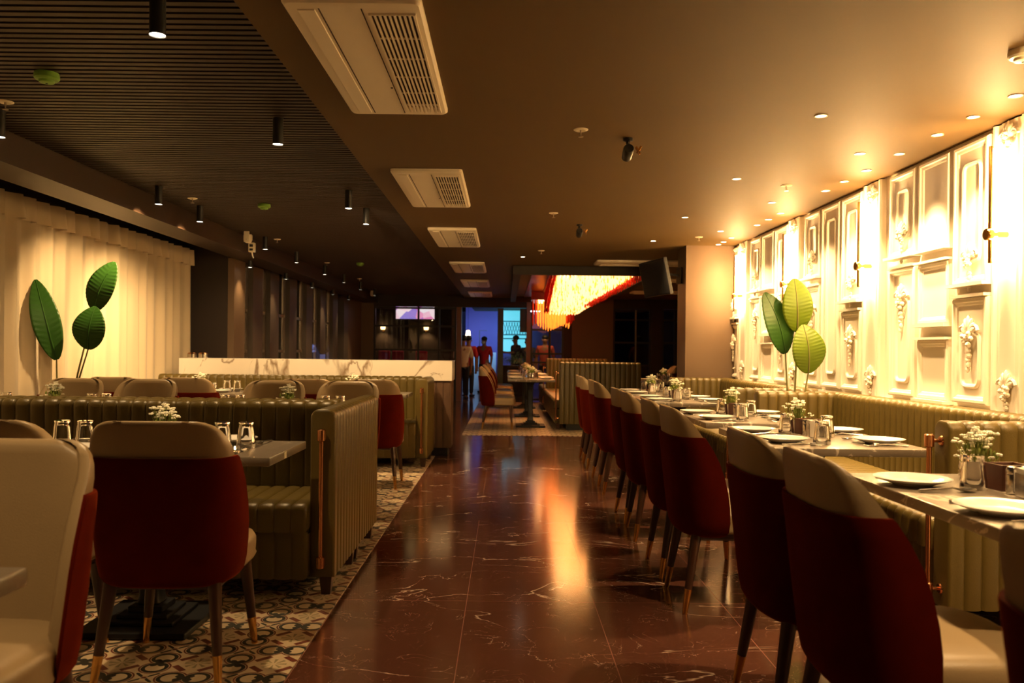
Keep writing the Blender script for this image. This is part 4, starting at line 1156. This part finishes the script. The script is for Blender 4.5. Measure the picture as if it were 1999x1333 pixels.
for k in range(420):
    p = Vector((rnd.gauss(0, .17), rnd.gauss(0, .07), .90 + abs(rnd.gauss(0, .10)))); p.x = max(-.4, min(.36, p.x))
    d = Vector((rnd.uniform(-1, 1), rnd.uniform(-1, 1), rnd.uniform(.2, 1))).normalized() * .07; s2 = d.cross(Vector((0, 0, 1))).normalized() * .009
    f.add([p - s2, p + s2, p + d], [(0, 1, 2)])
o = f.obj('foliage', mat('patio_foliage', (.10, .22, .12), .6), plb); o['kind'] = 'stuff'
struct('door_1', MB().box(-.06, .50, BACK + .06, BACK + .068, .02, 2.24), 'paneclear')

# ------------------------------------------------------------------ people
SK = mat('skin', (.28, .13, .075), .5); HAIR = mat('black_hair', (.012, .01, .01), .5)
def skin_obj(name, verts, edges, rads, m, parent, root_i=0, sub=1):
    me = bpy.data.meshes.new(name); me.from_pydata(verts, edges, []); me.materials.append(m)
    o = bpy.data.objects.new(name, me); C.objects.link(o); o.parent = parent
    sk = o.modifiers.new('skin', 'SKIN'); sk.use_smooth_shade = True
    for i, r_ in enumerate(rads):
        me.skin_vertices[0].data[i].radius = r_ if isinstance(r_, tuple) else (r_, r_); me.skin_vertices[0].data[i].use_root = (i == root_i)
    sb = o.modifiers.new('sub', 'SUBSURF'); sb.levels = sub; sb.render_levels = sub
    return o
def person(label, loc, rz, shirt, pants, h=1.62, lh=(-.22, .02, .80), rh=(.22, .02, .80), le=None, re_=None, mask=False, cap=None):
    root = thing('person', label, 'person', loc, rz); k = h / 1.70
    S = lambda x, y, z: (x * k, y * k, z * k)
    le = le or (-.24, -.02, 1.10); re_ = re_ or (.24, -.02, 1.10)
    V = [S(0, 0, .95), S(0, 0, 1.12), S(0, .01, 1.30), S(0, 0, 1.42), S(0, .01, 1.49), S(0, .03, 1.56), S(0, .035, 1.64)]
    Rr = [(.15, .10), (.14, .095), (.16, .10), (.10, .08), .052, (.075, .085), (.078, .088)]
    E_ = [(0, 1), (1, 2), (2, 3), (3, 4), (4, 5), (5, 6)]
    def chain(start, pts, rr):
        p = start
        for q, r_ in zip(pts, rr): V.append(q); Rr.append(r_); E_.append((p, len(V) - 1)); p = len(V) - 1
        return p
    hand_tips = []
    for sx, el_, hd in ((-1, le, lh), (1, re_, rh)):
        p = chain(2, [S(sx * .19, 0, 1.38), S(*el_), S(*hd)], [.055, .042, .028])
        e = Vector(S(*el_)); w = Vector(S(*hd)); d = (w - e).normalized(); s3 = d.cross(Vector((0, 1, 0.01))).normalized()
        pm = w + d * .06; p2 = chain(p, [tuple(pm)], [(.034, .02)])
        for q in range(4): chain(p2, [tuple(pm + s3 * (.024 - .016 * q) + d * .045), tuple(pm + s3 * (.026 - .017 * q) + d * (.085 - .006 * abs(q - 1.5)))], [.0085, .007])
        chain(p, [tuple(w + s3 * .035 + d * .04), tuple(w + s3 * .05 + d * .075)], [.010, .008])
    for sx in (-1, 1):
        chain(0, [S(sx * .09, 0, .86), S(sx * .10, .01, .48), S(sx * .10, -.02, .09), S(sx * .10, .12, .035)], [.085, .055, .038, .034])
    skin_obj('body', [tuple(v) for v in V], E_, Rr, SK, root)
    # clothes
    V2 = [S(0, 0, .82), S(0, 0, 1.12), S(0, .01, 1.30), S(0, 0, 1.43)]; R2 = [(.165, .115), (.152, .108), (.172, .115), (.09, .075)]; E2 = [(0, 1), (1, 2), (2, 3)]
    for sx, el_ in ((-1, le), (1, re_)):
        V2.append(S(sx * .195, 0, 1.385)); R2.append(.068); E2.append((2, len(V2) - 1)); V2.append(S(*el_)); R2.append(.058); E2.append((len(V2) - 2, len(V2) - 1))
    skin_obj('shirt', V2, E2, R2, shirt, root)
    V3 = [S(0, 0, 1.0)]; R3 = [(.152, .108)]; E3 = []
    for sx in (-1, 1):
        b0 = len(V3); V3 += [S(sx * .09, 0, .84), S(sx * .10, .01, .48), S(sx * .10, -.015, .08)]; R3 += [.095, .07, .055]; E3 += [(0, b0), (b0, b0 + 1), (b0 + 1, b0 + 2)]
    skin_obj('trousers', V3, E3, R3, pants, root)
    hz = 1.64 * k
    MB().ball((0, .0, hz + .025), (.088, .10, .075), 14, 8).obj('hair', cap or HAIR, root, True)
    hd = MB(); hd.ball((0, .125 * k, hz - .055), (.016, .02, .022), 8, 6)
    for sx in (-1, 1): hd.ball((sx * .085, .03, hz - .04), (.012, .02, .028), 8, 6)
    hd.obj('nose_and_ears', SK, root, True)
    ey = MB(); 
    for sx in (-1, 1): ey.ball((sx * .033, .108 * k, hz - .02), (.013, .009, .008), 8, 6)
    ey.obj('eyes', M['blackpl'], root, True)
    if mask: MB().ball((0, .085, hz - .085), (.062, .05, .045), 12, 8).obj('face_mask', mask, root, True)
    else: MB().ball((0, .112 * k, hz - .095), (.024, .008, .006), 8, 4).obj('mouth', mat('lips', (.22, .07, .05), .5), root, True)
    for sx in (-1, 1): MB().box(sx * .10 * k - .045, sx * .10 * k + .045, -.07, .18, 0, .07, .02).obj('shoe', 'blackpl', root, True)
    return root
redc = mat('red_cloth', (.55, .02, .03), .8); cream_c = mat('cream_cloth', (.72, .62, .48), .8); navy = mat('dark_trousers', (.02, .02, .035), .8)
org = mat('orange_cloth', (.60, .10, .02), .8); mk_ = mat('pale_mask', (.55, .7, .8), .7); dk = mat('dark_jacket', (.03, .035, .07), .8)
person('person in a cream shirt and dark trousers seen from behind beside the left door post', (-1.06, 20.9, 0), R(20), cream_c, navy, 1.56)
person('person in a red shirt half hidden behind the one in the cream shirt', (-.98, 22.0, 0), R(-15), redc, navy, 1.58)
person('person in a red shirt and pale face mask standing outside in the doorway', (-.62, 24.3, 0), R(160), redc, navy, 1.60, mask=mk_)
person('person in a dark jacket reaching an arm to the left behind the planter', (.30, 24.3, 0), R(120), dk, navy, 1.64, le=(-.22, .22, 1.22), lh=(-.15, .48, 1.22))
person('person in a dark top close behind the reaching one, near the right door post', (.62, 23.0, 0), R(150), dk, navy, 1.56)
person('person in a dull red shirt behind the far right gridded glass', (1.05, 22.2, 0), R(170), mat('dull_red_cloth', (.40, .06, .04), .8), navy, 1.62)
person('reflected person in an orange shirt seen from behind in the dark glass beside the column', (3.36, 21.0, 0), R(-30), org, navy, 1.60)  # reflection in the dark glass, built as a solid figure behind it
area('service_lamp', (3.2, 21.4, 2.4), 6, .5, .5, WARM2)
area('foyer_lamp', (1.0, 21.6, 2.4), 14, .6, .6, WARM2)
